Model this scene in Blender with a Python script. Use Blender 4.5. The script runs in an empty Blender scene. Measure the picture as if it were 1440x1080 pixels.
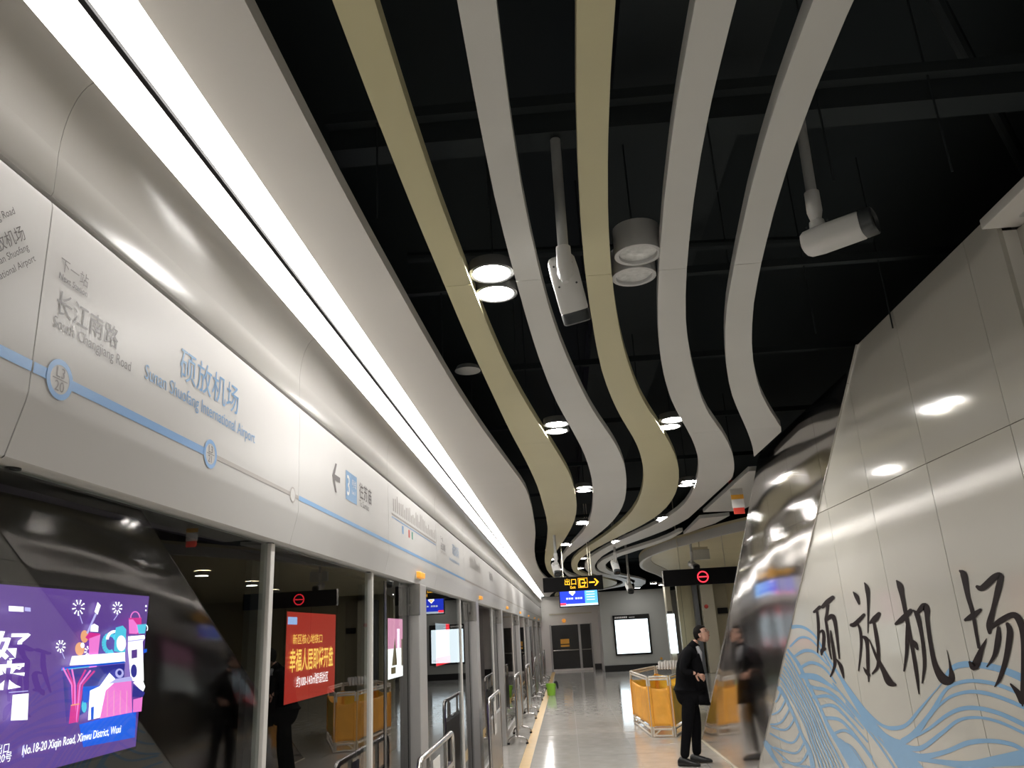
import bpy, bmesh, math, random
from mathutils import Vector, Matrix, noise
random.seed(7)
scene = bpy.context.scene
COL = scene.collection

# ---------------------------------------------------------------- camera
CAM_H = 1.7
FPX = 1085.0
def _camera_axes():
    y = Vector((797 - 720, -(886 - 540), -FPX)).normalized()
    z = Vector((535 - 720, 3420, -FPX)); z = (z - z.dot(y) * y).normalized()
    x = y.cross(z)
    return Matrix((x, y, z))
R3 = _camera_axes()
cd = bpy.data.cameras.new('camera'); cam = bpy.data.objects.new('camera', cd); COL.objects.link(cam)
cd.sensor_fit = 'HORIZONTAL'; cd.sensor_width = 36.0; cd.lens = FPX / 1440 * 36.0
cd.clip_start = 0.05; cd.clip_end = 200
cam.matrix_world = Matrix.Translation((0, 0, CAM_H)) @ R3.to_4x4()
scene.camera = cam

# ---------------------------------------------------------------- world, exposure
w = bpy.data.worlds.new('world'); scene.world = w; w.use_nodes = True
w.node_tree.nodes['Background'].inputs[0].default_value = (0.9, 0.95, 1.0, 1)
w.node_tree.nodes['Background'].inputs[1].default_value = 0.02
scene.view_settings.view_transform = 'Standard'
scene.view_settings.look = 'None'
scene.view_settings.gamma = 1.0
scene.view_settings.exposure = 0.66
STRIP = 10.0        # radiance of the long diffuser beside the header
DOWN = 165.0         # radiance of the downlight lenses

def _ray(px, py): return R3 @ Vector((px - 720, -(py - 540), -FPX))
def on_x(px, py, x):
    d = _ray(px, py); return d * (x / d.x) + Vector((0, 0, CAM_H))
def on_y(px, py, y):
    d = _ray(px, py); return d * (y / d.y) + Vector((0, 0, CAM_H))

# ---------------------------------------------------------------- materials
def mat(name, col, rough=0.5, metal=0.0, spec=0.5, emis=0.0, ecol=None, noise_amt=0.0, noise_scale=6.0,
        bump=0.0, bump_scale=20.0, aniso=0.0, stretch=None, rvar=0.0, coat=0.0):
    m = bpy.data.materials.new(name); m.use_nodes = True
    nt = m.node_tree; b = nt.nodes['Principled BSDF']
    b.inputs['Base Color'].default_value = (*col, 1)
    b.inputs['Roughness'].default_value = rough
    b.inputs['Metallic'].default_value = metal
    b.inputs['Specular IOR Level'].default_value = spec
    b.inputs['Coat Weight'].default_value = coat
    b.inputs['Coat Roughness'].default_value = 0.05
    if emis:
        b.inputs['Emission Color'].default_value = (*(ecol or col), 1)
        b.inputs['Emission Strength'].default_value = emis
    if noise_amt or bump or rvar:
        tc = nt.nodes.new('ShaderNodeTexCoord'); mp = nt.nodes.new('ShaderNodeMapping')
        nt.links.new(tc.outputs['Object'], mp.inputs[0])
        if stretch: mp.inputs['Scale'].default_value = stretch
    if noise_amt or rvar:
        n = nt.nodes.new('ShaderNodeTexNoise'); n.inputs['Scale'].default_value = noise_scale
        n.inputs['Detail'].default_value = 5
        nt.links.new(mp.outputs[0], n.inputs['Vector'])
    if noise_amt:
        mr = nt.nodes.new('ShaderNodeMapRange')
        mr.inputs[1].default_value = 0.3; mr.inputs[2].default_value = 0.7
        mr.inputs[3].default_value = 1 - noise_amt; mr.inputs[4].default_value = 1 + noise_amt
        nt.links.new(n.outputs[0], mr.inputs[0])
        vm = nt.nodes.new('ShaderNodeVectorMath'); vm.operation = 'SCALE'
        vm.inputs[0].default_value = col; nt.links.new(mr.outputs[0], vm.inputs['Scale'])
        nt.links.new(vm.outputs[0], b.inputs['Base Color'])
    if rvar:
        m2 = nt.nodes.new('ShaderNodeMapRange')
        m2.inputs[1].default_value = 0.3; m2.inputs[2].default_value = 0.7
        m2.inputs[3].default_value = max(0.01, rough - rvar); m2.inputs[4].default_value = rough + rvar
        nt.links.new(n.outputs[0], m2.inputs[0]); nt.links.new(m2.outputs[0], b.inputs['Roughness'])
    if bump:
        n2 = nt.nodes.new('ShaderNodeTexNoise'); n2.inputs['Scale'].default_value = bump_scale
        n2.inputs['Detail'].default_value = 2
        nt.links.new(mp.outputs[0], n2.inputs['Vector'])
        bp = nt.nodes.new('ShaderNodeBump'); bp.inputs['Strength'].default_value = 1.0
        bp.inputs['Distance'].default_value = bump
        nt.links.new(n2.outputs[0], bp.inputs['Height']); nt.links.new(bp.outputs[0], b.inputs['Normal'])
    return m

def glass_mat(name, tint, ior=1.55):
    m = bpy.data.materials.new(name); m.use_nodes = True; nt = m.node_tree
    nt.nodes.remove(nt.nodes['Principled BSDF']); out = nt.nodes['Material Output']
    tr = nt.nodes.new('ShaderNodeBsdfTransparent'); tr.inputs[0].default_value = (*tint, 1)
    gl = nt.nodes.new('ShaderNodeBsdfGlossy'); gl.inputs['Roughness'].default_value = 0.0
    fr = nt.nodes.new('ShaderNodeFresnel'); fr.inputs[0].default_value = ior
    ge = nt.nodes.new('ShaderNodeNewGeometry')
    sub = nt.nodes.new('ShaderNodeMath'); sub.operation = 'SUBTRACT'; sub.inputs[0].default_value = 1.0
    nt.links.new(ge.outputs['Backfacing'], sub.inputs[1])
    mul = nt.nodes.new('ShaderNodeMath'); mul.operation = 'MULTIPLY'
    nt.links.new(fr.outputs[0], mul.inputs[0]); nt.links.new(sub.outputs[0], mul.inputs[1])
    mx = nt.nodes.new('ShaderNodeMixShader')
    nt.links.new(mul.outputs[0], mx.inputs[0]); nt.links.new(tr.outputs[0], mx.inputs[1]); nt.links.new(gl.outputs[0], mx.inputs[2])
    nt.links.new(mx.outputs[0], out.inputs[0])
    return m

M = {}
M['header'] = mat('header_enamel', (0.52, 0.51, 0.50), 0.42, spec=0.22, noise_amt=0.02, noise_scale=3, bump=0.0015, bump_scale=0.8)
M['cove'] = mat('cove_enamel', (0.52, 0.505, 0.48), 0.24, spec=0.6, bump=0.002, bump_scale=0.7)
M['groove'] = mat('groove_dark', (0.07, 0.068, 0.06), 0.5)
M['band_white'] = mat('band_white', (0.55, 0.55, 0.525), 0.45, noise_amt=0.04, noise_scale=1.2)
M['band_wide'] = mat('band_wide_white', (0.56, 0.545, 0.52), 0.35, noise_amt=0.02, noise_scale=1.0)
M['band_yellow'] = mat('band_yellow', (0.50, 0.465, 0.28), 0.45, noise_amt=0.04, noise_scale=1.2)
M['diffuser'] = mat('strip_diffuser', (0.9, 0.9, 0.9), 0.6, emis=STRIP, ecol=(1.0, 0.96, 0.92))
M['lens'] = mat('lamp_lens', (0.9, 0.9, 0.9), 0.5, emis=DOWN, ecol=(1.0, 0.97, 0.93))
M['lens_far'] = mat('lamp_lens_small', (0.9, 0.9, 0.9), 0.5, emis=45, ecol=(1.0, 0.97, 0.93))
M['lens_off'] = mat('lamp_lens_off', (0.55, 0.56, 0.55), 0.25, noise_amt=0.25, noise_scale=30)
M['lamp_body'] = mat('lamp_body', (0.50, 0.50, 0.50), 0.4)
M['lamp_body_dark'] = mat('lamp_body_dark', (0.07, 0.07, 0.07), 0.5)
M['void'] = mat('void_black', (0.028, 0.035, 0.038), 0.9, spec=0.1)
M['void_steel'] = mat('void_steel', (0.034, 0.041, 0.044), 0.8, spec=0.1)
M['wall_panel'] = mat('wall_enamel', (0.48, 0.465, 0.415), 0.095, spec=0.75, rvar=0.015, noise_scale=1.5)
M['steel_mirror'] = mat('steel_mirror', (0.52, 0.50, 0.49), 0.11, metal=1.0, bump=0.0012, bump_scale=1.3, stretch=(1, 0.5, 1.6))
M['steel'] = mat('brushed_steel', (0.52, 0.50, 0.48), 0.25, metal=1.0, noise_amt=0.08, noise_scale=12, stretch=(1, 1, 0.1))
M['steel_dark'] = mat('barrier_plate', (0.30, 0.27, 0.24), 0.32, metal=1.0, noise_amt=0.1, noise_scale=10)
M['post'] = mat('post_steel', (0.42, 0.41, 0.40), 0.42, metal=0.4, noise_amt=0.05, noise_scale=4, stretch=(1, 1, 0.2))
M['mullion'] = mat('mullion_white', (0.62, 0.60, 0.57), 0.35)
M['black'] = mat('black_gloss', (0.012, 0.012, 0.013), 0.25)
M['black_matt'] = mat('black_matt', (0.012, 0.012, 0.013), 0.7, spec=0.15)
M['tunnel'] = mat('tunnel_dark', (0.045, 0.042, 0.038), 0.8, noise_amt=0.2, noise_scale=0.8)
M['reflection_grey'] = mat('reflection_grey', (0.10, 0.13, 0.15), 0.5)
M['glass'] = glass_mat('door_glass', (0.80, 0.83, 0.82), 1.75)
M['tile'] = mat('floor_tile', (0.52, 0.50, 0.465), 0.10, spec=0.7, noise_amt=0.06, noise_scale=5, rvar=0.05)
M['joint'] = mat('floor_joint', (0.22, 0.21, 0.19), 0.5)
M['yellow_line'] = mat('yellow_line', (0.62, 0.40, 0.12), 0.3, noise_amt=0.08)
M['grey_wall'] = mat('grey_cladding', (0.50, 0.51, 0.49), 0.4, noise_amt=0.03, noise_scale=1)
M['light_wall'] = mat('light_cladding', (0.72, 0.70, 0.66), 0.4)
M['beige'] = mat('beige_wall', (0.60, 0.54, 0.35), 0.45, noise_amt=0.04, noise_scale=1)
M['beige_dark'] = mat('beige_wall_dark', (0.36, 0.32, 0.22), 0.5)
M['cream'] = mat('cream_trim', (0.62, 0.58, 0.46), 0.4)
M['greypil'] = mat('grey_pilaster', (0.16, 0.17, 0.19), 0.35)
M['skirt'] = mat('black_skirting', (0.014, 0.014, 0.015), 0.35)
M['orange'] = mat('orange_lamp', (0.85, 0.36, 0.04), 0.35, emis=0.25, ecol=(1, 0.4, 0.05))
M['blue_ink'] = mat('blue_ink', (0.11, 0.27, 0.54), 0.4)
M['blue_light'] = mat('blue_lettering', (0.15, 0.31, 0.54), 0.4)
M['dark_ink'] = mat('dark_lettering', (0.10, 0.085, 0.085), 0.45)
M['grey_ink'] = mat('grey_lettering', (0.32, 0.29, 0.27), 0.45)
M['red_ink'] = mat('red_ink', (0.6, 0.06, 0.04), 0.4)
M['green_ink'] = mat('green_ink', (0.05, 0.28, 0.2), 0.4)
M['white_ink'] = mat('white_ink', (0.75, 0.75, 0.73), 0.4)
M['callig'] = mat('calligraphy_black', (0.012, 0.007, 0.007), 0.5, spec=0.15)
M['mural'] = mat('mural_blue', (0.20, 0.36, 0.54), 0.22)
M['cctv'] = mat('camera_white', (0.60, 0.60, 0.59), 0.35)
M['cctv_dark'] = mat('camera_dark', (0.03, 0.035, 0.037), 0.3)
M['pole'] = mat('pole_grey', (0.40, 0.41, 0.41), 0.4)
def em(name, c, s): M[name] = mat(name, tuple(v * 0.5 for v in c), 0.4, emis=s, ecol=c)
em('e_purple', (0.115, 0.045, 0.28), 1.0); em('e_blue', (0.0, 0.10, 0.75), 1.0); em('e_white', (1, 1, 1), 1.6)
em('e_pink', (1.0, 0.22, 0.72), 1.0); em('e_mag', (0.75, 0.03, 0.30), 1.0); em('e_cyan', (0.10, 0.62, 0.85), 1.0)
em('e_orange', (0.95, 0.42, 0.22), 1.0); em('e_lilac', (0.55, 0.50, 0.95), 1.0); em('e_navy', (0.03, 0.03, 0.28), 1.0)
em('e_red', (0.42, 0.03, 0.02), 0.9); em('e_gold', (1.0, 0.62, 0.12), 1.2); em('e_palepink', (0.85, 0.35, 0.55), 1.1)
em('e_screen', (0.80, 0.93, 1.0), 1.5); em('e_dispblue', (0.012, 0.035, 0.55), 1.1); em('e_sky', (0.08, 0.35, 0.75), 1.0)
em('e_sign', (1.0, 0.50, 0.02), 1.1); em('e_led', (1.0, 0.03, 0.05), 1.6); em('e_band', (0.35, 0.5, 0.85), 1.0)
em('e_brown', (0.20, 0.14, 0.06), 0.6); em('e_greybar', (0.55, 0.65, 0.75), 0.9)
M['label_orange'] = mat('label_orange', (0.85, 0.42, 0.05), 0.4)
M['fabric_or'] = mat('fabric_orange', (0.98, 0.46, 0.06), 0.55, noise_amt=0.1, noise_scale=5, bump=0.03, bump_scale=5)
M['fabric_ye'] = mat('fabric_yellow', (0.95, 0.60, 0.06), 0.45, noise_amt=0.1, noise_scale=5, bump=0.04, bump_scale=5)
M['pvc'] = mat('pvc_white', (0.68, 0.63, 0.55), 0.4)
M['green'] = mat('bucket_green', (0.30, 0.62, 0.06), 0.4)
M['cloth_dark'] = mat('cloth_dark', (0.02, 0.02, 0.025), 0.8)
M['paper'] = mat('paper', (0.62, 0.60, 0.57), 0.6)
M['skin'] = mat('skin', (0.58, 0.33, 0.24), 0.5)
M['suit'] = mat('black_suit', (0.006, 0.006, 0.007), 0.95, spec=0.08)
M['trouser'] = mat('black_trouser', (0.005, 0.005, 0.006), 0.95, spec=0.08)
M['shoe'] = mat('shoe', (0.010, 0.010, 0.010), 0.4)
M['hair'] = mat('hair', (0.006, 0.005, 0.004), 0.8, spec=0.15)
M['shirt'] = mat('shirt', (0.45, 0.45, 0.47), 0.6)
M['lip'] = mat('lip', (0.40, 0.14, 0.11), 0.5)

# ---------------------------------------------------------------- mesh helpers
class MB:
    def __init__(s): s.v = []; s.f = []; s.mi = []
    def add(s, vs, fs, mi=0):
        o = len(s.v); s.v += [tuple(v) for v in vs]; s.f += [tuple(i + o for i in f) for f in fs]; s.mi += [mi] * len(fs); return s
    def box(s, x0, x1, y0, y1, z0, z1, mi=0):
        return s.add([(x0,y0,z0),(x1,y0,z0),(x1,y1,z0),(x0,y1,z0),(x0,y0,z1),(x1,y0,z1),(x1,y1,z1),(x0,y1,z1)],
                     [(3,2,1,0),(4,5,6,7),(0,1,5,4),(1,2,6,5),(2,3,7,6),(3,0,4,7)], mi)
    def tube(s, pts, r, n=10, mi=0, cap=True):
        pts = [Vector(p) for p in pts]; rings = []
        rr = r if isinstance(r, (list, tuple)) else [r] * len(pts)
        up = None
        for i, p in enumerate(pts):
            t = (pts[min(i + 1, len(pts) - 1)] - pts[max(i - 1, 0)]).normalized()
            if up is None:
                up = Vector((0, 0, 1)) if abs(t.z) < 0.9 else Vector((1, 0, 0))
            a = t.cross(up).normalized(); b = a.cross(t).normalized(); up = b
            rings.append([p + (a * math.cos(2 * math.pi * k / n) + b * math.sin(2 * math.pi * k / n)) * rr[i] for k in range(n)])
        vs = [v for q in rings for v in q]; fs = []
        for i in range(len(pts) - 1):
            for k in range(n):
                fs.append((i * n + k, i * n + (k + 1) % n, (i + 1) * n + (k + 1) % n, (i + 1) * n + k))
        if cap: fs.append(tuple(range(n))[::-1]); fs.append(tuple((len(pts) - 1) * n + k for k in range(n)))
        return s.add(vs, fs, mi)
    def lathe(s, prof, c=(0, 0, 0), n=32, mi=0, axis='z'):
        vs = []; fs = []
        for (r, h) in prof:
            for k in range(n):
                a = 2 * math.pi * k / n
                if axis == 'z': p = (c[0] + r * math.cos(a), c[1] + r * math.sin(a), c[2] + h)
                elif axis == 'x': p = (c[0] + h, c[1] + r * math.cos(a), c[2] + r * math.sin(a))
                else: p = (c[0] + r * math.sin(a), c[1] + h, c[2] + r * math.cos(a))
                vs.append(p)
        for i in range(len(prof) - 1):
            for k in range(n):
                fs.append((i * n + k, i * n + (k + 1) % n, (i + 1) * n + (k + 1) % n, (i + 1) * n + k))
        return s.add(vs, fs, mi)
    def prism(s, poly, to3, d, mi=0):
        """poly 2-D outline, to3 maps (u,v,depth) to a point"""
        n = len(poly)
        vs = [to3(u, v, 0) for u, v in poly] + [to3(u, v, d) for u, v in poly]
        fs = [tuple(range(n)), tuple(range(2 * n - 1, n - 1, -1))] + [(i, i + n, (i + 1) % n + n, (i + 1) % n) for i in range(n)]
        return s.add(vs, fs, mi)
    def build(s, name, m, parent=None, smooth=False, bevel=0.0, fix=True):
        me = bpy.data.meshes.new(name); me.from_pydata(s.v, [], s.f)
        for mm in (m if isinstance(m, (list, tuple)) else [m]): me.materials.append(mm)
        for p, i in zip(me.polygons, s.mi): p.material_index = i; p.use_smooth = smooth
        me.update()
        if fix:
            bm = bmesh.new(); bm.from_mesh(me); bmesh.ops.recalc_face_normals(bm, faces=bm.faces); bm.to_mesh(me); bm.free()
        o = bpy.data.objects.new(name, me); COL.objects.link(o)
        if parent: o.parent = parent; o.matrix_parent_inverse = Matrix.Translation(-Vector(parent.location)) if parent.type == 'EMPTY' and parent.parent is None else Matrix()
        if bevel:
            b = o.modifiers.new('bevel', 'BEVEL'); b.width = bevel; b.segments = 2; b.limit_method = 'ANGLE'
        if smooth:
            for p in me.polygons: p.use_smooth = True
            try:
                me.set_sharp_from_angle(angle=math.radians(40))
            except Exception: pass
        return o

def tag(o, label=None, cat=None, group=None, kind=None):
    if label: o['label'] = label
    if cat: o['category'] = cat
    if group: o['group'] = group
    if kind: o['kind'] = kind
    return o
def thing(name, loc, label, cat, group=None):
    o = bpy.data.objects.new(name, None); COL.objects.link(o); o.location = loc; o.empty_display_size = 0.1
    return tag(o, label, cat, group)
def struct(name, mb, m, **k): return tag(mb.build(name, m, **k), kind='structure')
def lin(a, b, t): return a + (b - a) * t
def interp(tab, y):
    if y <= tab[0][0]: return tab[0][1]
    for (a, xa), (b, xb) in zip(tab, tab[1:]):
        if y <= b: return lin(xa, xb, (y - a) / (b - a))
    return tab[-1][1]

def text_mesh(name, s, size, M4, m, parent=None, depth=0.0, align='LEFT', offset=0.0, sx=1.0):
    cu = bpy.data.curves.new(name, 'FONT'); cu.body = s; cu.size = size; cu.align_x = align
    cu.offset = offset; cu.extrude = depth; cu.resolution_u = 3
    t = bpy.data.objects.new('tmp', cu); COL.objects.link(t)
    dg = bpy.context.evaluated_depsgraph_get()
    me = bpy.data.meshes.new_from_object(t.evaluated_get(dg)); me.name = name
    bpy.data.objects.remove(t); bpy.data.curves.remove(cu)
    me.transform(Matrix.Diagonal((sx, 1, 1, 1)))
    me.transform(M4); me.materials.clear(); me.materials.append(m)
    o = bpy.data.objects.new(name, me); COL.objects.link(o)
    if parent:
        o.parent = parent
        o.matrix_parent_inverse = Matrix.Translation(-Vector(parent.location)) if parent.type == 'EMPTY' and parent.parent is None else Matrix()
    return o
def frame(origin, right, up):
    r = Vector(right).normalized(); u = Vector(up).normalized(); n = r.cross(u)
    m = Matrix((r, u, n)).transposed().to_4x4(); m.translation = Vector(origin); return m

def catmull(pts, sub=6):
    out = []; n = len(pts)
    for i in range(n - 1):
        p0 = pts[max(i - 1, 0)]; p1 = pts[i]; p2 = pts[i + 1]; p3 = pts[min(i + 2, n - 1)]
        for k in range(sub):
            t = k / sub
            out.append(tuple(0.5 * ((2 * b) + (-a + c) * t + (2 * a - 5 * b + 4 * c - d) * t * t + (-a + 3 * b - 3 * c + d) * t ** 3)
                             for a, b, c, d in zip(p0, p1, p2, p3)))
    out.append(tuple(pts[-1])); return out
# ================================================================ structure
PX = -1.15           # plane of the glass screen
WX = 1.93            # face of the big leaning wall
CZ = 3.15            # underside of the ceiling bands
YN, YF = -4.0, 36.0  # near and far ends of the hall

# floor: joint bed, tiles as parts where they can be told apart, slabs beyond
fl = struct('floor', MB().box(PX, 12, YN, YF, -0.25, -0.004), M['joint'])
xs = [-0.61, 0.05, 0.85, 1.65, 2.45, 3.25, 4.05]
tile_meshes = {}
y = 8.0; row = 0
while y < 24.0:
    for i in range(len(xs) - 1):
        wd = round(xs[i + 1] - xs[i], 3)
        if wd not in tile_meshes:
            bm_ = MB().box(0.0025, wd - 0.0025, 0.0025, 0.7975, -0.004, 0.0)
            t = bm_.build('floor_tile', M['tile'], fl); tile_meshes[wd] = t.data
        else:
            t = bpy.data.objects.new('floor_tile', tile_meshes[wd]); COL.objects.link(t); t.parent = fl
        t.location = (xs[i], y, random.uniform(-0.0005, 0.0005))
        t.rotation_euler = (random.uniform(-1, 1) * 0.0009, random.uniform(-1, 1) * 0.0009, 0)
    y += 0.8; row += 1
MB().box(PX, 12, YN, 7.998, -0.004, 0).build('floor_slab', M['tile'], fl)
MB().box(PX, 12, 24.002, YF, -0.004, 0).build('floor_slab', M['tile'], fl)
MB().box(PX, -0.755, 8, 24, -0.004, 0).build('floor_slab', M['tile'], fl)
MB().box(4.052, 12, 8, 24, -0.004, 0).build('floor_slab', M['tile'], fl)
MB().box(-0.755, -0.612, YN, YF - 0.4, -0.004, 0.002).build('yellow_line', M['yellow_line'], fl)

# ceiling void high above the bands
struct('ceiling', MB().box(-1.6, 12, YN, YF, 4.3, 4.4), M['void'])
struct('wall_back', MB().box(-6, 12, YN - 0.1, YN, -1.3, 4.4), M['grey_wall'])
struct('wall_far', MB().box(-1.25, 12, YF, YF + 0.2, 0, 4.4), M['light_wall'])
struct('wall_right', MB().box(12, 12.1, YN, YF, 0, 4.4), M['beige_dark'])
# tunnel beyond the glass
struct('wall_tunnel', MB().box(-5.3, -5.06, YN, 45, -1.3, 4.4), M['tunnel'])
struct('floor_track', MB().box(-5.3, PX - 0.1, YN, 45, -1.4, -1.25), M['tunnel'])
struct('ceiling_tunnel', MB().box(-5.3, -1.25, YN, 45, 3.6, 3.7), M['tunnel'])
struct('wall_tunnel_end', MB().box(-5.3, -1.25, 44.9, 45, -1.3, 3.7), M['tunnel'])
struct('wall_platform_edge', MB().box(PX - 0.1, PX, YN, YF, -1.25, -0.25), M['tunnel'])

# ---------------------------------------------------------------- overhead header above the screen doors
hd = thing('door_header', (-1.1, 6, 2.09), 'long pale header of enamel panels with route signs above the glass screen doors', 'header')
SEAM = [-3.58 + 1.69 * k for k in range(24)]     # -3.58, -1.9, -0.2, 1.47(3), 3.16 ...
SEAM = [-3.60, -1.92, -0.23, 1.455, 3.14, 4.86] + [4.86 + 1.9 * k for k in range(1, 17)]
SEAM = [s for s in SEAM if s < YF - 0.2] + [YF - 0.05]
hpanels = []
def profile(mb, prof, y0, y1, th):
    """open profile in x-z given thickness th towards -x/back"""
    n = len(prof); vs = []
    offs = []
    for i, (x, z) in enumerate(prof):
        a = prof[max(i - 1, 0)]; b = prof[min(i + 1, n - 1)]
        dx, dz = b[0] - a[0], b[1] - a[1]; L = math.hypot(dx, dz)
        offs.append((x - dz / L * th, z + dx / L * th))
    for yy in (y0, y1):
        vs += [(x, yy, z) for x, z in prof] + [(x, yy, z) for x, z in offs]
    N = 2 * n; fs = []
    ring = list(range(n)) + list(range(2 * n - 1, n - 1, -1))
    for a, b in zip(ring, ring[1:] + ring[:1]): fs.append((a, b, b + N, a + N))
    for k in range(n - 1):
        fs.append((k, k + 1, k + 1 + n, k + n)); fs.append((k + N, k + n + N, k + 1 + n + N, k + 1 + N))
    mb.add(vs, fs)
HPROF = [(-1.185, 2.092), (-1.112, 2.088), (-1.106, 2.092), (-1.078, 2.205), (-1.075, 2.225), (-1.082, 2.66), (-1.086, 2.672), (-1.12, 2.674)]
for a, b in zip(SEAM, SEAM[1:]):
    g = 0.006 if b < 2 else 0.002
    mb = MB(); profile(mb, HPROF, a + g / 2, b - g / 2, 0.012)
    o = mb.build('header_panel', M['header'], hd, smooth=True); hpanels.append((a, b, o))
MB().box(-1.24, -1.13, YN, YF - 0.05, 2.12, 3.2).build('backing', M['groove'], hd)
MB().box(-1.24, -1.185, YN, YF - 0.05, 2.06, 2.12).build('glass_channel', M['black_matt'], hd)
for k, yy in enumerate((1.55, 3.05, 4.65)):
    MB().lathe([(0.0, -0.001), (0.016, -0.001), (0.016, 0.006), (0.010, 0.002), (0.0, 0.002)], (-1.155, yy, 2.087), 14).build('screw_hole', M['black'], hd)

# cove above with light trough
cv = thing('light_cove', (-1.05, 6, 2.69), 'curved pale cove with a long glowing light strip above the header', 'light fixture')
CPROF = [(-1.12, 2.688), (-1.090, 2.690), (-1.086, 2.70), (-1.088, 2.80)]
for k in range(9):
    t = k / 8 * math.radians(78)
    CPROF.append((-1.088 + 0.075 * (1 - math.cos(t)), 2.80 + 0.19 * math.sin(t) / math.sin(math.radians(78))))
CPROF += [(-1.026, 2.991), (-1.030, 3.0), (-1.038, 3.158)]
CS = [-3.6, -1.92, -0.23, 1.455, 3.14, 4.86] + [4.86 + 1.9 * k for k in range(1, 17)]
CS = [s for s in CS if s < YF - 0.2] + [YF - 0.05]
for a, b in zip(CS, CS[1:]):
    mb = MB(); profile(mb, CPROF, a + 0.001, b - 0.001, 0.008)
    mb.build('cove_panel', M['cove'], cv, smooth=True)
DS = [-3.9, -2.0, 0.05, 2.03]
while DS[-1] < YF - 2.2: DS.append(DS[-1] + 2.0)
DS.append(YF - 0.3)
for a, b in zip(DS, DS[1:]):
    MB().box(-1.031, -0.903, a + 0.002, b - 0.002, 3.185, 3.20).build('diffuser', M['diffuser'], cv)
MB().box(-1.10, -0.895, YN, YF - 0.1, 3.203, 3.26).build('trough_housing', M['black_matt'], cv)
MB().box(-1.060, -1.0315, YN, YF - 0.1, 3.172, 3.202).build('trough_shadow_gap', M['black_matt'], cv)  # black bar: the gap's shade is put into its colour

# ---------------------------------------------------------------- ceiling bands
BD = {
    'W0': ([],
           [(1.41, -0.655), (2.23, -0.652), (3.04, -0.63), (3.73, -0.61), (4.57, -0.577), (5.57, -0.517), (8.1, -0.323), (9.44, -0.32), (11.92, -0.368), (14.48, -0.494), (17.38, -0.577), (22.22, -0.548)]),
    'Y1': ([(1.44, -0.453), (1.93, -0.449), (2.28, -0.446), (3.08, -0.424), (3.72, -0.407), (4.44, -0.377), (5.62, -0.326), (6.76, -0.256), (8.03, -0.199), (10.34, -0.167), (12.01, -0.18), (14.27, -0.266), (17.51, -0.391), (21.58, -0.373)],
           [(1.45, -0.355), (1.81, -0.351), (2.3, -0.344), (2.91, -0.314), (3.25, -0.298), (3.62, -0.282), (4.36, -0.227), (5.17, -0.139), (5.68, -0.077), (6.7, 0.051), (7.72, 0.159), (9.51, 0.236), (10.89, 0.22), (12.67, 0.114), (14.73, -0.063), (17.12, -0.243), (19.87, -0.312), (22.49, -0.231)]),
    'W2': ([(1.47, -0.16), (1.95, -0.154), (2.33, -0.151), (2.94, -0.12), (3.44, -0.093), (4.08, -0.05), (4.92, 0.03), (5.73, 0.146), (6.68, 0.27), (7.79, 0.363), (9.14, 0.421), (10.6, 0.438), (12.29, 0.369), (14.18, 0.167), (16.36, -0.002), (19.42, -0.069), (22.73, 0.039)],
           [(1.48, -0.067), (1.96, -0.061), (2.34, -0.052), (2.96, -0.012), (3.34, 0.017), (3.82, 0.069), (4.47, 0.162), (5.16, 0.272), (5.65, 0.375), (6.31, 0.515), (7.13, 0.644), (8.02, 0.732), (9.29, 0.809), (10.4, 0.813), (11.75, 0.73), (13.44, 0.523), (15.12, 0.281), (16.41, 0.077), (18.32, 0.007), (21.61, 0.12)]),
    'Y3': ([(1.51, 0.128), (1.87, 0.132), (2.25, 0.142), (2.96, 0.177), (3.86, 0.257), (4.36, 0.31), (4.97, 0.405), (5.52, 0.509), (6.08, 0.639), (6.75, 0.761), (7.76, 0.887), (8.94, 0.971), (10.3, 0.983), (11.61, 0.892), (13.25, 0.71), (15.02, 0.425), (16.74, 0.238), (19.02, 0.196), (22.57, 0.337)],
           [(1.52, 0.223), (1.78, 0.224), (2.12, 0.234), (2.51, 0.255), (2.98, 0.289), (3.7, 0.371), (4.12, 0.434), (5.0, 0.602), (5.64, 0.774), (6.37, 0.965), (7.2, 1.149), (8.11, 1.288), (9.1, 1.385), (10.14, 1.414), (11.2, 1.355), (12.43, 1.156), (13.78, 0.867), (15.49, 0.585), (17.29, 0.368), (19.73, 0.342), (22.74, 0.53)]),
    'W4': ([(1.54, 0.416), (2.09, 0.432), (2.45, 0.453), (3.01, 0.498), (3.36, 0.529), (4.16, 0.629), (5.04, 0.798), (5.52, 0.927), (6.29, 1.142), (6.99, 1.302), (7.64, 1.416), (8.52, 1.527), (9.91, 1.626), (11.09, 1.558), (12.29, 1.383), (13.73, 1.064), (15.24, 0.798), (17.18, 0.552), (19.56, 0.519), (22.07, 0.676)],
           [(1.55, 0.519), (1.92, 0.526), (2.17, 0.537), (2.47, 0.56), (3.03, 0.616), (3.65, 0.699), (4.2, 0.807), (5.1, 1.017), (5.52, 1.135), (6.15, 1.366), (6.92, 1.598), (7.56, 1.75), (8.31, 1.889), (9.44, 1.947), (10.87, 1.925), (12.71, 1.731), (13.92, 1.412), (15.7, 0.932), (17.82, 0.783), (19.76, 0.784), (22.34, 1.004)]),
    'W5': ([(1.58, 0.713), (1.9, 0.717), (2.17, 0.733), (2.5, 0.759), (3.07, 0.827), (3.45, 0.867), (3.88, 0.941), (4.48, 1.066), (5.11, 1.226), (5.79, 1.447), (6.53, 1.678), (7.14, 1.844)],
           [(1.59, 0.811), (1.99, 0.828), (2.25, 0.842), (2.57, 0.874), (3.09, 0.942), (3.48, 0.999), (4.03, 1.114), (4.45, 1.22), (5.08, 1.41), (5.61, 1.615), (6.28, 1.887)]),
}
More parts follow.
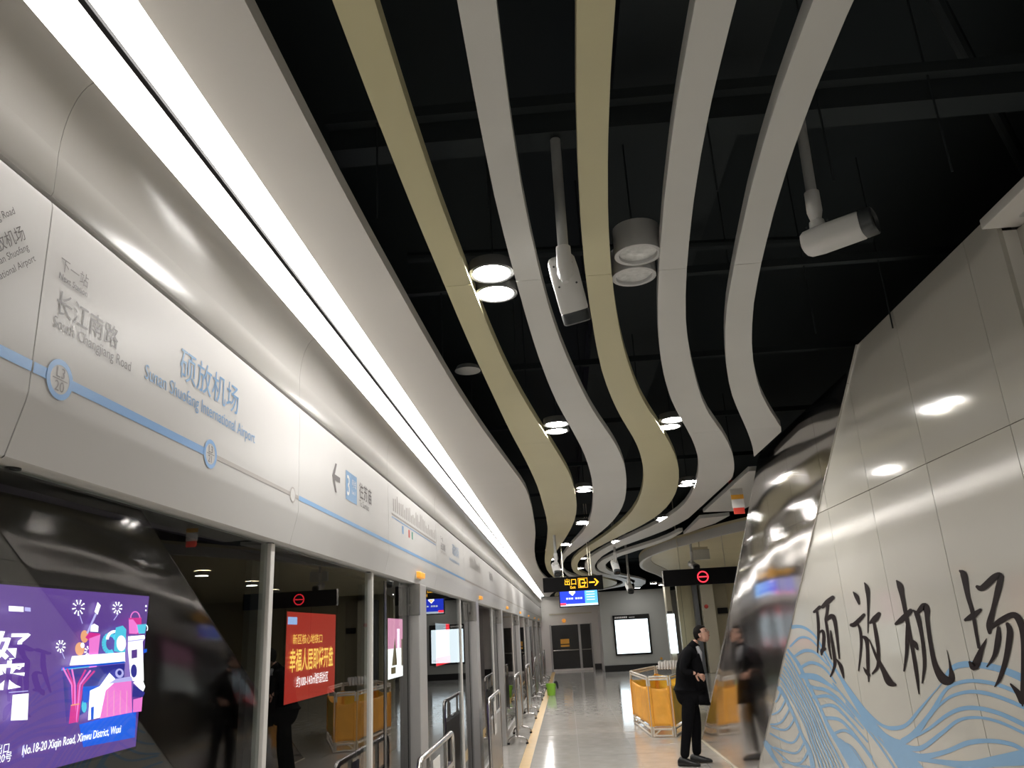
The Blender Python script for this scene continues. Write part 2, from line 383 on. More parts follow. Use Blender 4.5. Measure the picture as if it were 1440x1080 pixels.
def extend(tab):
    """the wave repeats: mirrored past its crest behind the viewer and past its trough at y=19"""
    tab = list(tab)
    near = [(3.0 - yy, x) for yy, x in tab if yy > 1.6 and yy < 7][::-1]
    far = []
    base = interp(tab, 19.0)
    main = [(yy, x) for yy, x in tab if yy < 19.0]
    for yy in [20.0 + k for k in range(0, 16)]:
        far.append((yy, base + 1.5 * (interp(main, 38.0 - yy) - base)))
    return near + main + [(19.0, base)] + far
def smooth_tab(tab, y, h=0.35):
    hh = h * max(1.0, y / 6.0) if y > 0 else h
    return (interp(tab, y - hh) + 2 * interp(tab, y) + interp(tab, y + hh)) / 4
JOINTS = [-2.9, 0.1, 3.05, 6.1, 9.2, 12.3, 15.4, 18.5, 21.6, 24.7, 27.8, 30.9, 34.0]
def band(name, label, m, fl_, fr_, y0, y1, z=CZ, th=0.055):
    root = thing(name, (0.5 * (fl_(max(y0, 2)) + fr_(max(y0, 2))), max(y0, 2), z), label, 'ceiling panel', 'wavy ceiling bands')
    cuts = [y0] + [j for j in (JOINTS if m is not M['band_wide'] else (7.7, 14.0, 20.0, 27.0)) if y0 + 0.3 < j < y1 - 0.3] + [y1]
    for a, b in zip(cuts, cuts[1:]):
        a2, b2 = a + 0.0015, b - 0.0015
        n = max(4, int((b2 - a2) / 0.14)); mb = MB(); vs = []; 
        for i in range(n + 1):
            yy = lin(a2, b2, i / n); l, r = fl_(yy), fr_(yy)
            if r - l < 0.004: r = l + 0.004
            vs += [(l, yy, z), (r, yy, z), (r, yy, z + th), (l, yy, z + th)]
        fs = []
        for i in range(n):
            o = i * 4
            for k in range(4): fs.append((o + k, o + (k + 1) % 4, o + 4 + (k + 1) % 4, o + 4 + k))
        fs.append((0, 1, 2, 3)); fs.append((n * 4 + 3, n * 4 + 2, n * 4 + 1, n * 4))
        mb.add(vs, fs); mb.build('band_panel', m, root)
    return root
E_ = {k: (extend(v[0]) if v[0] else None, extend(v[1])) for k, v in BD.items()}
def edge(k, s, clipx=None):
    tab = E_[k][s]
    if clipx is None: return lambda y: smooth_tab(tab, y)
    return lambda y: min(smooth_tab(tab, y), clipx(y))
band('ceiling_band', 'wide white ceiling band running along the glowing light strip', M['band_wide'],
     lambda y: -0.898, edge('W0', 1), YN, YF - 0.1)
band('ceiling_band', 'leftmost yellowish wavy ceiling band, next to the wide white one', M['band_yellow'], edge('Y1', 0), edge('Y1', 1), YN, YF - 0.5)
band('ceiling_band', 'white wavy ceiling band running between the two yellowish bands', M['band_white'], edge('W2', 0), edge('W2', 1), YN, YF - 0.5)
band('ceiling_band', 'yellowish wavy ceiling band passing just right of the central camera', M['band_yellow'], edge('Y3', 0), edge('Y3', 1), YN, 35.0)
band('ceiling_band', 'white wavy ceiling band right of the unlit double downlight', M['band_white'], edge('W4', 0),
     edge('W4', 1, lambda y: 1.87 if 7 < y < 12 else 9), YN, 33.6)
tabL = [(yy, x) for yy, x in E_['W5'][0] if yy <= 7.2] + [(8, 2.05)]
tabR = [(yy, x) for yy, x in E_['W5'][1] if yy <= 6.3] + [(7, 2.2), (9, 2.6)]
tabL = [t for t in tabL if t[0] < 19]; tabR = [t for t in tabR if t[0] < 19]
band('ceiling_band', 'rightmost white wavy ceiling band, cut off against the leaning wall', M['band_white'],
     lambda y: min(smooth_tab(tabL, y), 1.852), lambda y: min(smooth_tab(tabR, y), 1.858), YN, 7.2)
oL = [(13.0, 1.98), (14.38, 1.79), (15.32, 1.43), (16.58, 1.07), (17.84, 0.89), (18.9, 0.80), (21, 0.92), (23.2, 1.4), (25.6, 2.05), (28.3, 2.5), (30.2, 2.65), (31.5, 2.8)]
oR = [(13.0, 2.02), (14.04, 2.01), (15.5, 1.68), (16.9, 1.25), (18.2, 1.03), (19, 0.99), (21.3, 1.2), (24.1, 1.85), (25.5, 2.48), (27.3, 2.86), (30.9, 3.04), (31.5, 2.9)]
band('ceiling_band', 'far white wavy ceiling band curling out beyond the leaning wall', M['band_white'],
     lambda y: smooth_tab(oL, y), lambda y: smooth_tab(oR, y), 13.0, 31.5)
mb = MB(); mb.prism([(1.97, 7.95), (2.75, 7.95), (2.52, 10.94), (1.99, 10.84)], lambda u, v, d: (u, v, CZ + d), 0.05)
tag(mb.build('ceiling_panel', M['band_white']), 'flat pale ceiling panel behind the top of the leaning wall', 'ceiling panel')
mb = MB(); mb.prism([(2.05, 11.5), (2.46, 11.38), (2.40, 12.2), (2.1, 13.5)], lambda u, v, d: (u, v, CZ + d), 0.05)
tag(mb.build('ceiling_panel', M['band_white']), 'small tapering ceiling panel beyond the dark gap behind the wall', 'ceiling panel')
# curved soffit at right
sp = [(9, 9.0), (4.6, 10.5), (3.05, 13.52), (2.55, 14.9), (2.2, 16.0), (1.98, 17.1), (1.87, 18.3), (1.9, 19.54), (2.03, 20.8), (2.3, 22.2), (2.8, 24.2), (3.2, 26), (3.9, 29), (9, 29)]
sp2 = catmull([(a, b) for a, b in sp[1:-1]], 5)
poly = [(11.9, 10.5)] + sp2 + [(11.9, 29)]
sf = thing('curved_soffit', (3.0, 18, CZ), 'curved pale soffit with a rim above the red ring sign', 'ceiling panel')
MB().prism(poly, lambda u, v, d: (u, v, CZ + 0.16 + d), 0.05).build('soffit_board', M['beige'], sf)
mb = MB(); nrm2 = []
for i in range(len(sp2)):
    a, b = sp2[max(i - 1, 0)], sp2[min(i + 1, len(sp2) - 1)]
    L = math.hypot(b[0] - a[0], b[1] - a[1]) or 1; nrm2.append(((b[1] - a[1]) / L, -(b[0] - a[0]) / L))
vs = []
for (a, b), (nx, ny) in zip(sp2, nrm2):
    vs += [(a, b, CZ + 0.16), (a, b, CZ), (a + nx * 0.06, b + ny * 0.06, CZ), (a + nx * 0.30, b + ny * 0.30, CZ + 0.14), (a + nx * 0.30, b + ny * 0.30, CZ + 0.16)]
mb.add(vs, [(5 * i + k, 5 * i + k + 1, 5 * i + k + 6, 5 * i + k + 5) for i in range(len(sp2) - 1) for k in range(4)])
mb.build('curved_rim', M['band_white'], sf, fix=False)
for k, (lx, ly) in enumerate(((5.4, 16.5), (5.7, 20.0), (6.4, 23.5), (5.6, 26.5))):  # lamps added out of view behind the wall, to brighten the beige area
    MB().lathe([(0.16, 0.10), (0.16, 0.0), (0.14, 0.0)], (lx, ly, CZ + 0.05), 20).build('unseen_lamp_ring', M['lamp_body'], sf)
    MB().lathe([(0.14, 0.0), (0.0, 0.0)], (lx, ly, CZ + 0.052), 20).build('unseen_lamp_lens', M['lens_far'], sf)

# dark services above the bands
sv = thing('ceiling_services', (1, 5, 3.8), 'dark suspended steel rails and hangers glimpsed above the bands', 'ceiling services')
for yy in (1.2, 2.5, 4.1, 5.6, 7.4, 9.4, 11.5, 14, 17, 20, 24, 28):
    MB().box(-0.8, 4.5, yy, yy + 0.045, 3.62, 3.665).build('cross_rail', M['void_steel'], sv)
mb = MB()
for k in range(26):
    x = -0.6 + 0.42 * (k % 7); yy = (1.2, 2.5, 4.1, 5.6)[k // 7]
    mb.tube([(x, yy + 0.02, 3.2), (x, yy + 0.02, 4.3)], 0.004, 6)
tag(mb.build('hanger_rod', M['void_steel'], sv), kind='stuff')
MB().box(-0.8, 3.5, 2.56, 2.68, 3.54, 3.64).build('camera_beam', M['void_steel'], sv)
MB().box(0.35, 0.95, 0.9, 14, 3.85, 4.15).build('air_duct', M['void_steel'], sv)
MB().tube([(1.2, 2.0, 3.9), (3.3, 4.6, 3.9)], 0.03, 10).build('diagonal_brace', M['void_steel'], sv)
MB().tube([(1.9, 1.8, 3.8), (4.3, 1.5, 3.8)], 0.035, 10).build('diagonal_brace', M['void_steel'], sv)
MB().tube([(-0.75, 3.9, 3.75), (1.9, 4.1, 3.75)], 0.03, 10).build('sprinkler_pipe', M['void_steel'], sv)

# ---------------------------------------------------------------- big wall (column) leaning back at its far end
RECESS = 1
lw = thing('leaning_wall', (WX, 5, 0), 'large pale enamel wall with black calligraphy and blue waves, at right', 'wall')
E1 = lambda z: 9.50 - 1.47 * z               # white / steel edge, y as a function of height
E1z = lambda yy: (9.50 - yy) / 1.47
E2z = lambda yy: (13.0 - yy) / 1.725         # far slanted end of the steel
TOPW, TOPS = 3.30, 3.20
TH = 0.02
def slab(name, poly, m, sub=None, bow=0.0, xoff=0.0):
    """poly in (y,z); a plate on the plane x=WX"""
    mb = MB(); mb.prism(poly, lambda u, v, d: (WX + xoff + d, u, v), TH)
    return mb.build(name, m, lw)
g = 0.0018
ycuts = [5.70 - 0.8 * k for k in range(12)][::-1]
ycuts = [-3.7] + sorted([c for c in ycuts if c > -3.6] + [3.04]) + [6.5, 7.3, 8.1, 8.9, 9.51]
def clip_poly(poly, f):
    out = []
    for i in range(len(poly)):
        a, b = poly[i], poly[(i + 1) % len(poly)]; fa, fb = f(a), f(b)
        if fa >= 0: out.append(a)
        if (fa >= 0) != (fb >= 0):
            t = fa / (fa - fb); out.append((lin(a[0], b[0], t), lin(a[1], b[1], t)))
    return out
random.seed(3)
for a, b in zip(ycuts, ycuts[1:]):
    for z0, z1 in ((0.0, 2.43), (2.43, TOPW)):
        if b <= 3.05 and z1 == TOPW: continue
        poly = [(a + g, z0 + g), (b - g, z0 + g), (b - g, z1 - g), (a + g, z1 - g)]
        poly = clip_poly(poly, lambda p: (9.495 - 1.47 * p[1]) - p[0])
        if len(poly) < 3: continue
        o = slab('wall_panel', poly, M['wall_panel'])
        # each sheet sits a hair out of true
        cy = (a + b) / 2; tz = random.uniform(-0.002, 0.002); ty = random.uniform(-0.0015, 0.0015)
        for v in o.data.vertices:
            if v.co.x < WX + TH / 2 or True:
                v.co.x += (v.co.y - cy) * tz + (v.co.z - (z0 + z1) / 2) * ty * 0.3
random.seed(7)
# mirror-steel sheets, gently rippled
def ripple(yy, z):
    s = yy - (9.5 - 1.47 * z)                       # 0 on the white edge, about 3 at the far end
    q = max(0.0, min(1.0, s / 3.0))
    zz = min(1.0, z / 1.6)
    r = -0.05 * zz * max(0.0, (q - 0.35) / 0.65) ** 2
    r += 0.0011 * math.sin(2 * math.pi * (z + 0.05 * yy) / 0.26) * max(0.0, min(1.0, (z - 1.9) / 0.4))
    r += 0.0008 * math.sin(2 * math.pi * ((yy - 5.7) / 0.8))
    r += 0.0025 * noise.noise(Vector((yy * 0.5, z * 1.5, 3.1)))
    return -r
sc = [4.9, 5.70, 6.5, 7.3, 8.1, 8.9, 9.7, 10.5, 11.3, 12.1, 13.0]
for a, b in zip(sc, sc[1:]):
    for zb0, zb1 in ((0.0, 2.43), (2.43, TOPS)):
        mb = MB(); ny, nz = 12, 26; vs = []; fs = []; ok = False
        for i in range(ny + 1):
            yy = lin(a + 0.0012, b - 0.0012, i / ny)
            lo = max(zb0 + 0.0004, E1z(yy) + 0.004, 0.0); hi = min(zb1 - 0.0004, E2z(yy))
            if hi - lo > 0.01: ok = True
            if hi < lo: hi = lo = min(max(lo, zb0), zb1) if lo < zb1 else zb1
            for k in range(nz + 1):
                z = lin(lo, hi, k / nz); vs.append((WX + ripple(yy, z), yy, z))
        if not ok: continue
        for i in range(ny):
            for k in range(nz):
                p = i * (nz + 1) + k; q = p + nz + 1
                # skip collapsed cells
                if abs(vs[p][2] - vs[p + 1][2]) < 1e-5 and abs(vs[q][2] - vs[q + 1][2]) < 1e-5: continue
                fs.append((p, p + 1, q + 1, q))
        mb.add(vs, fs)
        o = mb.build('steel_sheet', M['steel_mirror'], lw, smooth=True)
# body behind the sheets
mb = MB()
mb.prism([(-3.7, 0), (12.95, 0), (12.95 - 1.725 * 3.19, 3.19), (4.66, 3.19), (4.66, 3.29), (3.05, 3.29), (3.05, 2.42), (-3.7, 2.42)], lambda u, v, d: (WX + TH + 0.045 + d, u, v), 1.1)
mb.build('wall_core', M['steel'], lw)
MB().box(2.01, 2.03, -3.7, 3.045, 2.42, 3.21).build('recess_panel', M['wall_panel'], lw)
MB().box(1.951, 2.012, 3.043, 3.049, 2.42, 3.21).build('recess_jamb', M['light_wall'], lw)
MB().box(1.955, 2.01, -3.7, 3.045, 2.40, 2.424).build('recess_ledge', M['wall_panel'], lw)
# polished edge trim between enamel and steel
mb = MB()
e = 0.006
mb.prism([(9.5 - e, 0.0), (9.5 + e, 0.0), (9.5 - 1.47 * TOPW + e, TOPW), (9.5 - 1.47 * TOPW - e, TOPW)], lambda u, v, d: (WX - 0.012 + d, u, v), 0.03)
mb.build('edge_trim', M['steel'], lw)
mb = MB()
for z0_, z1_ in ((0.0, 1.6), (1.6, 3.2)): mb.prism([(13.0 - 1.725 * z0_ - e, z0_), (13.0 - 1.725 * z0_ + e, z0_), (13.0 - 1.725 * z1_ + e, z1_), (13.0 - 1.725 * z1_ - e, z1_)], lambda u, v, d: (WX + 0.046 * min(1.0, v / 1.6) - 0.006 + d, u, v), 0.025)
mb.build('edge_trim', M['steel'], lw)
MB().box(WX - 0.02, WX + 0.02, -3.7, 13.0, 0.0, 0.012).build('base_strip', M['cream'], lw)
# frame box at the top of the wall, near the viewer
fb = thing('wall_top_box', (1.86, 2.0, 3.21), 'pale framed box projecting from the top right of the enamel wall', 'cabinet')
MB().box(1.86, 3.0, -3.6, 3.03, 3.215, 3.26).build('box_body', M['light_wall'], fb, bevel=0.004)
MB().box(1.96, 2.5, -3.4, 2.93, 3.209, 3.215).build('inset_panel', M['grey_wall'], fb)

# decals on the wall -------------------------------------------------
LX = WX - 0.0016
def stroke_mesh(strokes, off, sc_, name, m, parent, sub=6, wmul=1.0, x=LX, lift=0.0):
    mb = MB()
    for si, st in enumerate(strokes):
        pts = catmull(st, sub); vs = []; n = len(pts)
        for i, (px, py, wd) in enumerate(pts):
            a = pts[max(i - 1, 0)]; b = pts[min(i + 1, n - 1)]
            dx, dy = b[0] - a[0], b[1] - a[1]; L = math.hypot(dx, dy) or 1
            nx, ny = -dy / L * wd / 2 * wmul, dx / L * wd / 2 * wmul
            for s in (1, -1):
                vs.append(on_x(off[0] + (px + s * nx) / sc_, off[1] + (py + s * ny) / sc_, x - lift - 0.00004 * si))
        fs = [(2 * i, 2 * i + 1, 2 * i + 3, 2 * i + 2) for i in range(n - 1)]
        # rounded ends
        for idx in (0, n - 1):
            px, py, wd = pts[idx]; o = len(vs)
            for k in range(10):
                t = 2 * math.pi * k / 10
                vs.append(on_x(off[0] + (px + math.cos(t) * wd / 2 * wmul) / sc_, off[1] + (py + math.sin(t) * wd / 2 * wmul) / sc_, x - lift - 0.00004 * si - 0.00001))
            fs.append(tuple(range(o, o + 10)))
        mb.add(vs, fs)
    return mb.build(name, m, parent, fix=False)
A_ = (1120, 780)
shuo = [[(122,395,14),(160,362,18)],[(142,395,12),(150,480,14),(150,560,12),(145,675,6)],[(150,545,6),(178,525,14),(188,560,16),(185,650,16)],
 [(172,690,8),(178,660,20),(195,650,16)],[(180,360,18),(215,325,26),(250,295,20)],[(215,350,16),(210,400,14),(203,440,16)],
 [(200,445,12),(218,560,14),(225,640,12),(240,720,6)],[(205,455,10),(240,425,24),(262,450,20),(278,560,14),(295,715,8)],
 [(235,525,6),(245,600,14),(260,700,16),(262,770,14),(235,840,8)],[(275,720,5),(305,770,18),(325,848,8)]]
fang = [[(392,258,6),(415,290,22),(432,340,10)],[(378,485,18),(405,478,24),(465,415,16)],[(425,480,10),(442,540,14),(445,640,12),(428,800,6)],
 [(445,565,8),(480,580,22),(488,640,16),(492,760,16),(498,875,6)],[(462,778,4),(480,805,16),(498,830,18)],[(470,195,6),(487,235,22),(495,330,14),(492,540,4)],
 [(508,470,12),(540,445,32),(568,408,20)],[(535,475,14),(550,560,18),(565,680,16),(560,770,16),(525,820,10)],[(502,585,4),(545,690,14),(600,800,24),(640,878,36),(682,898,14)]]
B_ = (1240, 780)
ji = [[(75,132,6),(92,160,22),(105,220,16),(125,320,14),(155,480,13),(175,600,13),(188,705,4)],[(72,350,12),(105,325,22),(145,285,18)],
 [(128,340,8),(128,420,14),(125,500,12),(112,588,6)],[(143,430,6),(165,450,18),(180,478,8)],[(160,282,6),(180,310,18),(200,400,13),(213,500,13),(215,570,12),(204,650,5)],
 [(170,305,8),(212,262,26),(228,285,22),(230,330,16),(245,440,15),(270,560,20),(312,630,34),(352,630,26),(345,560,8),(330,485,2)]]
chang = [[(395,82,8),(415,105,24),(435,210,16),(460,300,14),(490,470,10)],[(423,330,12),(460,310,24),(498,280,12)],[(445,545,10),(470,565,32),(500,490,20),(530,425,3)],
 [(482,162,12),(510,168,24),(570,115,26),(600,110,22),(588,180,24),(565,270,18),(545,350,24),(545,395,12)],[(545,375,12),(600,335,22),(665,305,22),(700,340,26),(718,420,24),(718,560,20),(715,700,20),(712,765,6)],
 [(652,655,6),(690,700,22),(712,740,28)],[(590,370,12),(588,430,22),(570,510,16),(532,567,5)],[(635,350,12),(648,400,24),(630,520,20),(600,620,16),(572,668,5)]]
stroke_mesh(shuo, A_, 4.906, 'calligraphy_character', M['callig'], lw, lift=0.0015, wmul=1.38)
stroke_mesh(fang, A_, 4.906, 'calligraphy_character', M['callig'], lw, lift=0.0015, wmul=1.38)
stroke_mesh(ji, B_, 3.6, 'calligraphy_character', M['callig'], lw, lift=0.0015, wmul=1.38)
stroke_mesh(chang, B_, 3.6, 'calligraphy_character', M['callig'], lw, lift=0.0015, wmul=1.38)
C_ = (1000, 750)
waves = [
 [(336,500,16),(352,450,22),(380,430,16),(430,435,12),(480,475,8),(530,560,8),(580,640,10),(640,730,18),(690,800,22),(740,850,16),(790,885,12),(840,897,18),(900,880,16),(960,810,12),(1010,750,6),(1070,680,4)],
 [(1060,690,4),(1100,630,20),(1150,605,26),(1230,605,26),(1330,625,28),(1440,670,32),(1560,740,34)],
 [(560,600,5),(620,710,12),(680,800,24),(730,870,34),(790,930,30),(850,960,26),(900,955,20),(960,900,22),(1010,835,10),(1080,765,12),(1150,735,14),(1230,730,16),(1330,755,16),(1450,805,16)],
 [(880,950,14),(930,920,18),(1010,830,20),(1080,720,14),(1150,685,16),(1230,680,16),(1330,700,16),(1450,750,18)],
 [(910,950,10),(1000,900,12),(1080,840,16),(1150,808,18),(1230,805,18),(1330,830,18),(1450,885,20)],
 [(860,972,20),(960,990,22),(1060,920,16),(1140,860,14),(1230,848,12),(1330,870,12),(1450,925,12)],
 [(870,1010,60),(960,1030,30),(1080,1005,20),(1180,965,22),(1280,955,18),(1380,970,18),(1450,1005,14)],
 [(920,1035,16),(1040,1050,20),(1180,1066,34),(1300,1050,46),(1450,1030,70)],
 [(740,880,14),(800,940,30),(850,1000,60),(900,1060,80),(940,1110,90)],
 [(325,500,8),(360,545,10),(400,600,14),(450,700,14),(500,800,12),(540,890,16),(600,985,26),(660,1080,36),(690,1130,36)],
 [(365,520,8),(410,480,10),(460,490,8),(510,550,5),(560,640,4)],[(385,565,10),(430,540,14),(480,550,10),(540,610,5)],
 [(410,620,12),(460,595,14),(520,620,10),(575,690,5)],[(420,655,22),(480,662,26),(540,695,14),(605,740,4)],
 [(445,700,12),(480,712,14),(530,722,14),(590,765,10),(660,845,5)],[(470,755,12),(540,750,14),(600,795,10),(700,900,5)],
 [(500,800,12),(560,793,14),(620,845,10),(720,960,6)],[(525,850,16),(590,858,14),(650,915,10),(740,1030,6)],
 [(560,925,12),(620,908,12),(690,970,10),(770,1090,6)],[(590,950,14),(640,1000,22),(700,1090,20)],
 [(560,690,6),(640,790,9),(720,890,9),(800,980,10),(880,1090,10)],[(620,780,5),(700,880,8),(780,985,8),(850,1090,8)],
 [(600,960,4),(650,985,6),(720,1090,6)],
 [(268,705,10),(300,700,18),(340,755,14),(385,850,12),(418,930,12),(455,1010,18),(470,1090,20)],
 [(320,725,7),(298,775,7),(240,805,5)],[(345,760,8),(308,822,8),(232,845,6)],[(365,800,7),(318,872,9),(238,878,6)],[(385,850,8),(338,905,9),(228,870,6)],
 [(410,915,9),(368,965,9),(260,915,7)],[(430,960,9),(388,1012,9),(290,985,7)],[(450,1000,12),(408,1058,10),(330,1050,8)],
 [(215,905,8),(250,965,22),(290,1035,14),(340,1100,10)],[(250,960,8),(300,1000,6),(370,1060,8),(450,1075,10)],
]
bl = [(330,505),(365,560),(400,625),(450,720),(500,825),(545,930),(590,1010),(640,1110)]
bm2 = [(275,690),(315,705),(350,760),(390,830),(425,900),(450,980),(475,1050),(490,1110)]
for k in range(1, 9):
    t = k / 9.0
    waves.append([(lin(a[0], b[0], t) , lin(a[1], b[1], t), (4, 7, 3)[k % 3] + 1) for a, b in zip(bl, bm2)])
def mural_ok(st):  # keep ink on the enamel
    out = []
    for (px, py, wd) in st:
        p = on_x(C_[0] + px / 3.2727, C_[1] + py / 3.2727, LX)
        if p.y < 9.47 - 1.47 * p.z and p.z > 0.03: out.append((px, py, wd))
    return out
waves = [s for s in (mural_ok(catmull(s, 6)) for s in waves) if len(s) > 1]
stroke_mesh(waves, C_, 3.2727, 'wave_mural', M['mural'], lw, wmul=1.1, sub=1)
# ================================================================ track-side light boxes seen through the glass
def lightbox(name, x, y0, y1, z0, z1, label):
    t = thing(name, (x, (y0 + y1) / 2, z0), label, 'advertisement')
    MB().box(x - 0.10, x - 0.002, y0 - 0.03, y1 + 0.03, z0 - 0.03, z1 + 0.03).build('housing', M['black_matt'], t)
    return t
def quad_on(x, pts, m, name, par, lift=0.0):
    """flat print on a plane facing +x; pts in (y,z)"""
    mb = MB(); n = len(pts); mb.add([(x + lift, a, b) for a, b in pts], [tuple(range(n))]); return mb.build(name, m, par, fix=False)
AX = -4.95
a1 = lightbox('advertising_lightbox', AX, 4.9, 9.25, 0.70, 2.34, 'purple lit advertisement with fireworks and pastel buildings behind the glass, at left')
quad_on(AX, [(4.9, 0.70), (9.25, 0.70), (9.25, 2.34), (4.9, 2.34)], M['e_purple'], 'purple_sheet', a1)
class Print:
    """flat artwork gathered by colour; u,v run over the poster in photo pixels"""
    def __init__(s, fn): s.fn = fn; s.d = {}; s.k = 0
    def poly(s, m, pts):
        s.k += 1; s.d.setdefault(m, MB()).add([s.fn(u, v, 0.0015 + 0.0004 * s.k) for u, v in pts], [tuple(range(len(pts)))])
    def rect(s, m, u0, v0, u1, v1, sk=0.0): s.poly(m, [(u0, v0), (u1, v0 + sk), (u1, v1 + sk), (u0, v1)])
    def line(s, m, pts, wd):
        for (a, b), (c, d) in zip(pts, pts[1:]):
            L = math.hypot(c - a, d - b) or 1; nx, ny = -(d - b) / L * wd / 2, (c - a) / L * wd / 2
            s.poly(m, [(a + nx, b + ny), (c + nx, d + ny), (c - nx, d - ny), (a - nx, b - ny)])
    def disc(s, m, u, v, ru, rv=None, n=16, a0=0, a1=360):
        rv = rv or ru
        s.poly(m, [(u + ru * math.cos(math.radians(lin(a0, a1, k / n))), v + rv * math.sin(math.radians(lin(a0, a1, k / n)))) for k in range(n)])
    def ring(s, m, u, v, ru, rv, wd, a0=0, a1=360, n=16):
        s.line(m, [(u + ru * math.cos(math.radians(lin(a0, a1, k / n))), v + rv * math.sin(math.radians(lin(a0, a1, k / n)))) for k in range(n + 1)], wd)
    def done(s, par, name='printed_artwork'):
        for m, mb in s.d.items(): mb.build(name, M[m], par, fix=False)
def fn1(u, v, lift):     # u,v in the magnified crop of the poster
    p = on_x(u / 3.6, 780 + v / 3.6, AX); return (AX + lift, p.y, p.z)
P = Print(fn1)
P.poly('e_blue', [(400, 860), (690, 780), (682, 925), (420, 975)])
for cx, cy, r in ((395, 268, 34), (588, 270, 26), (297, 465, 26), (435, 490, 22)):
    for k in range(9):
        a = k * 40 + 10; ca, sa = math.cos(math.radians(a)), math.sin(math.radians(a))
        P.line('e_white', [(cx + ca * r * .4, cy + sa * r * .5), (cx + ca * r * .85, cy + sa * r * 1.1)], 5)
        P.disc('e_white', cx + ca * r * .85, cy + sa * r * 1.1, 4.5, n=6)
    P.line('e_lilac', [(cx + 4, cy + r * 1.1), (cx + (18 if cx < 500 else -20), cy + r * 2.4)], 4)
P.disc('e_orange', 388, 478, 24, 34); P.disc('e_orange', 412, 415, 20, 32); P.disc('e_white', 402, 460, 10, 14)
P.line('e_lilac', [(425, 400), (470, 300)], 10); P.poly('e_white', [(462, 290), (478, 240), (494, 258), (478, 305)])
P.poly('e_mag', [(415, 420), (435, 395), (490, 400), (492, 415), (440, 440)])
P.poly('e_pink', [(435, 425), (492, 405), (462, 660), (432, 655)])
P.poly('e_white', [(440, 390), (445, 360), (460, 350), (482, 362), (480, 392)])
P.ring('e_cyan', 540, 450, 32, 45, 22, 60, 330); P.ring('e_white', 560, 430, 36, 40, 14, 180, 300)
P.poly('e_cyan', [(560, 400), (565, 370), (600, 360), (618, 380), (612, 500), (555, 490)])
P.disc('e_white', 592, 450, 24, 40); 
P.poly('e_white', [(328, 560), (340, 515), (610, 495), (612, 545), (330, 562)])
P.line('e_blue', [(285, 578), (430, 562), (610, 545)], 9); P.line('e_cyan', [(285, 585), (430, 568)], 4)
P.poly('e_navy', [(290, 590), (610, 552), (600, 700), (310, 850)])
P.poly('e_white', [(626, 415), (710, 408), (712, 425), (700, 440), (706, 640), (640, 640), (625, 480)])
P.poly('e_purple', [(643, 485), (672, 480), (672, 522), (643, 528)]); P.disc('e_navy', 655, 590, 16, 34)
P.line('e_lilac', [(624, 440), (706, 430)], 6); P.poly('e_blue', [(704, 480), (722, 478), (720, 495), (704, 500)])
P.poly('e_mag', [(628, 322), (694, 320), (692, 404), (630, 402)]); P.poly('e_pink', [(628, 330), (650, 328), (690, 380), (668, 402), (630, 400)]); P.ring('e_pink', 660, 322, 22, 32, 6, 180, 360)
P.poly('e_cyan', [(668, 356), (716, 352), (708, 400), (676, 402)]); P.ring('e_white', 714, 372, 6, 14, 4, 270, 450)
for k, (a, b, c) in enumerate(((285, 330, 340), (305, 338, 335), (330, 345, 345), (400, 360, 350), (425, 370, 352), (445, 382, 356))):
    P.line('e_mag' if k % 2 else 'e_pink', [(a, 575 + 3 * k), (b, 660), (c, 850)], 9)
P.poly('e_mag', [(322, 765), (345, 760), (350, 850), (312, 858)]); P.line('e_orange', [(322, 765), (366, 757)], 6)
P.disc('e_cyan', 390, 770, 13, 32); P.poly('e_white', [(420, 690), (470, 668), (520, 600), (550, 630), (500, 820), (410, 840)])
P.poly('e_blue', [(383, 670), (470, 665), (420, 690), (410, 750), (385, 750)]); P.poly('e_blue', [(425, 775), (440, 770), (438, 836), (424, 838)])
P.poly('e_pink', [(500, 690), (550, 645), (632, 640), (636, 800), (470, 832)]); P.poly('e_lilac', [(552, 630), (632, 618), (640, 640), (515, 655)])
for k in range(4): P.line('e_palepink', [(510 + 33 * k, 690), (508 + 33 * k, 822 - 6 * k)], 4)
P.disc('e_lilac', 570, 602, 22, 24); P.disc('e_navy', 570, 600, 11, 13)
P.poly('e_white', [(640, 650), (680, 615), (702, 670), (690, 698)]); P.poly('e_navy', [(640, 660), (700, 700), (690, 722), (636, 722)])
P.poly('e_pink', [(640, 735), (688, 722), (682, 795), (638, 800)])
P.line('e_lilac', [(0, 700), (100, 692)], 5); P.poly('e_white', [(20, 712), (102, 704), (96, 838), (10, 842)]); P.line('e_lilac', [(78, 965), (73, 1028)], 6)
P.rect('e_white', 0, 262, 76, 288, 4); P.rect('e_lilac', 82, 268, 112, 288, 3)
P.disc('e_white', 705, 262, 5, 6, 8); P.disc('e_white', 704, 284, 4, 5, 8)
P.done(a1)
def txt_on_px(s, u, v, size, m, par, X, lift=0.02, off=0.0, sx=1.0, align='LEFT', slant=0.0):
    """lettering on a plane facing +x, base point taken at photo pixel"""
    p = on_x(u, v, X)
    return text_mesh('lettering', s, size, frame((X + lift, p.y, p.z), (0, 1, slant), (0, -slant, 1)), m, par, offset=off, sx=sx, align=align)
txt_on_px('美好', 38, 925, 0.27, M['e_white'], a1, AX, off=0.006, sx=1.9, align='RIGHT')
txt_on_px('未来', 31, 963, 0.25, M['e_white'], a1, AX, off=0.006, sx=1.9, align='RIGHT')
txt_on_px('出口', 10, 1057, 0.09, M['e_white'], a1, AX, align='RIGHT')
txt_on_px('18-20号', 13, 1069, 0.09, M['e_white'], a1, AX, align='RIGHT')
txt_on_px('No.18-20 Xiqin Road, Xinwu District, Wuxi', 27, 1062, 0.11, M['e_white'], a1, AX, off=0.001, sx=0.82)

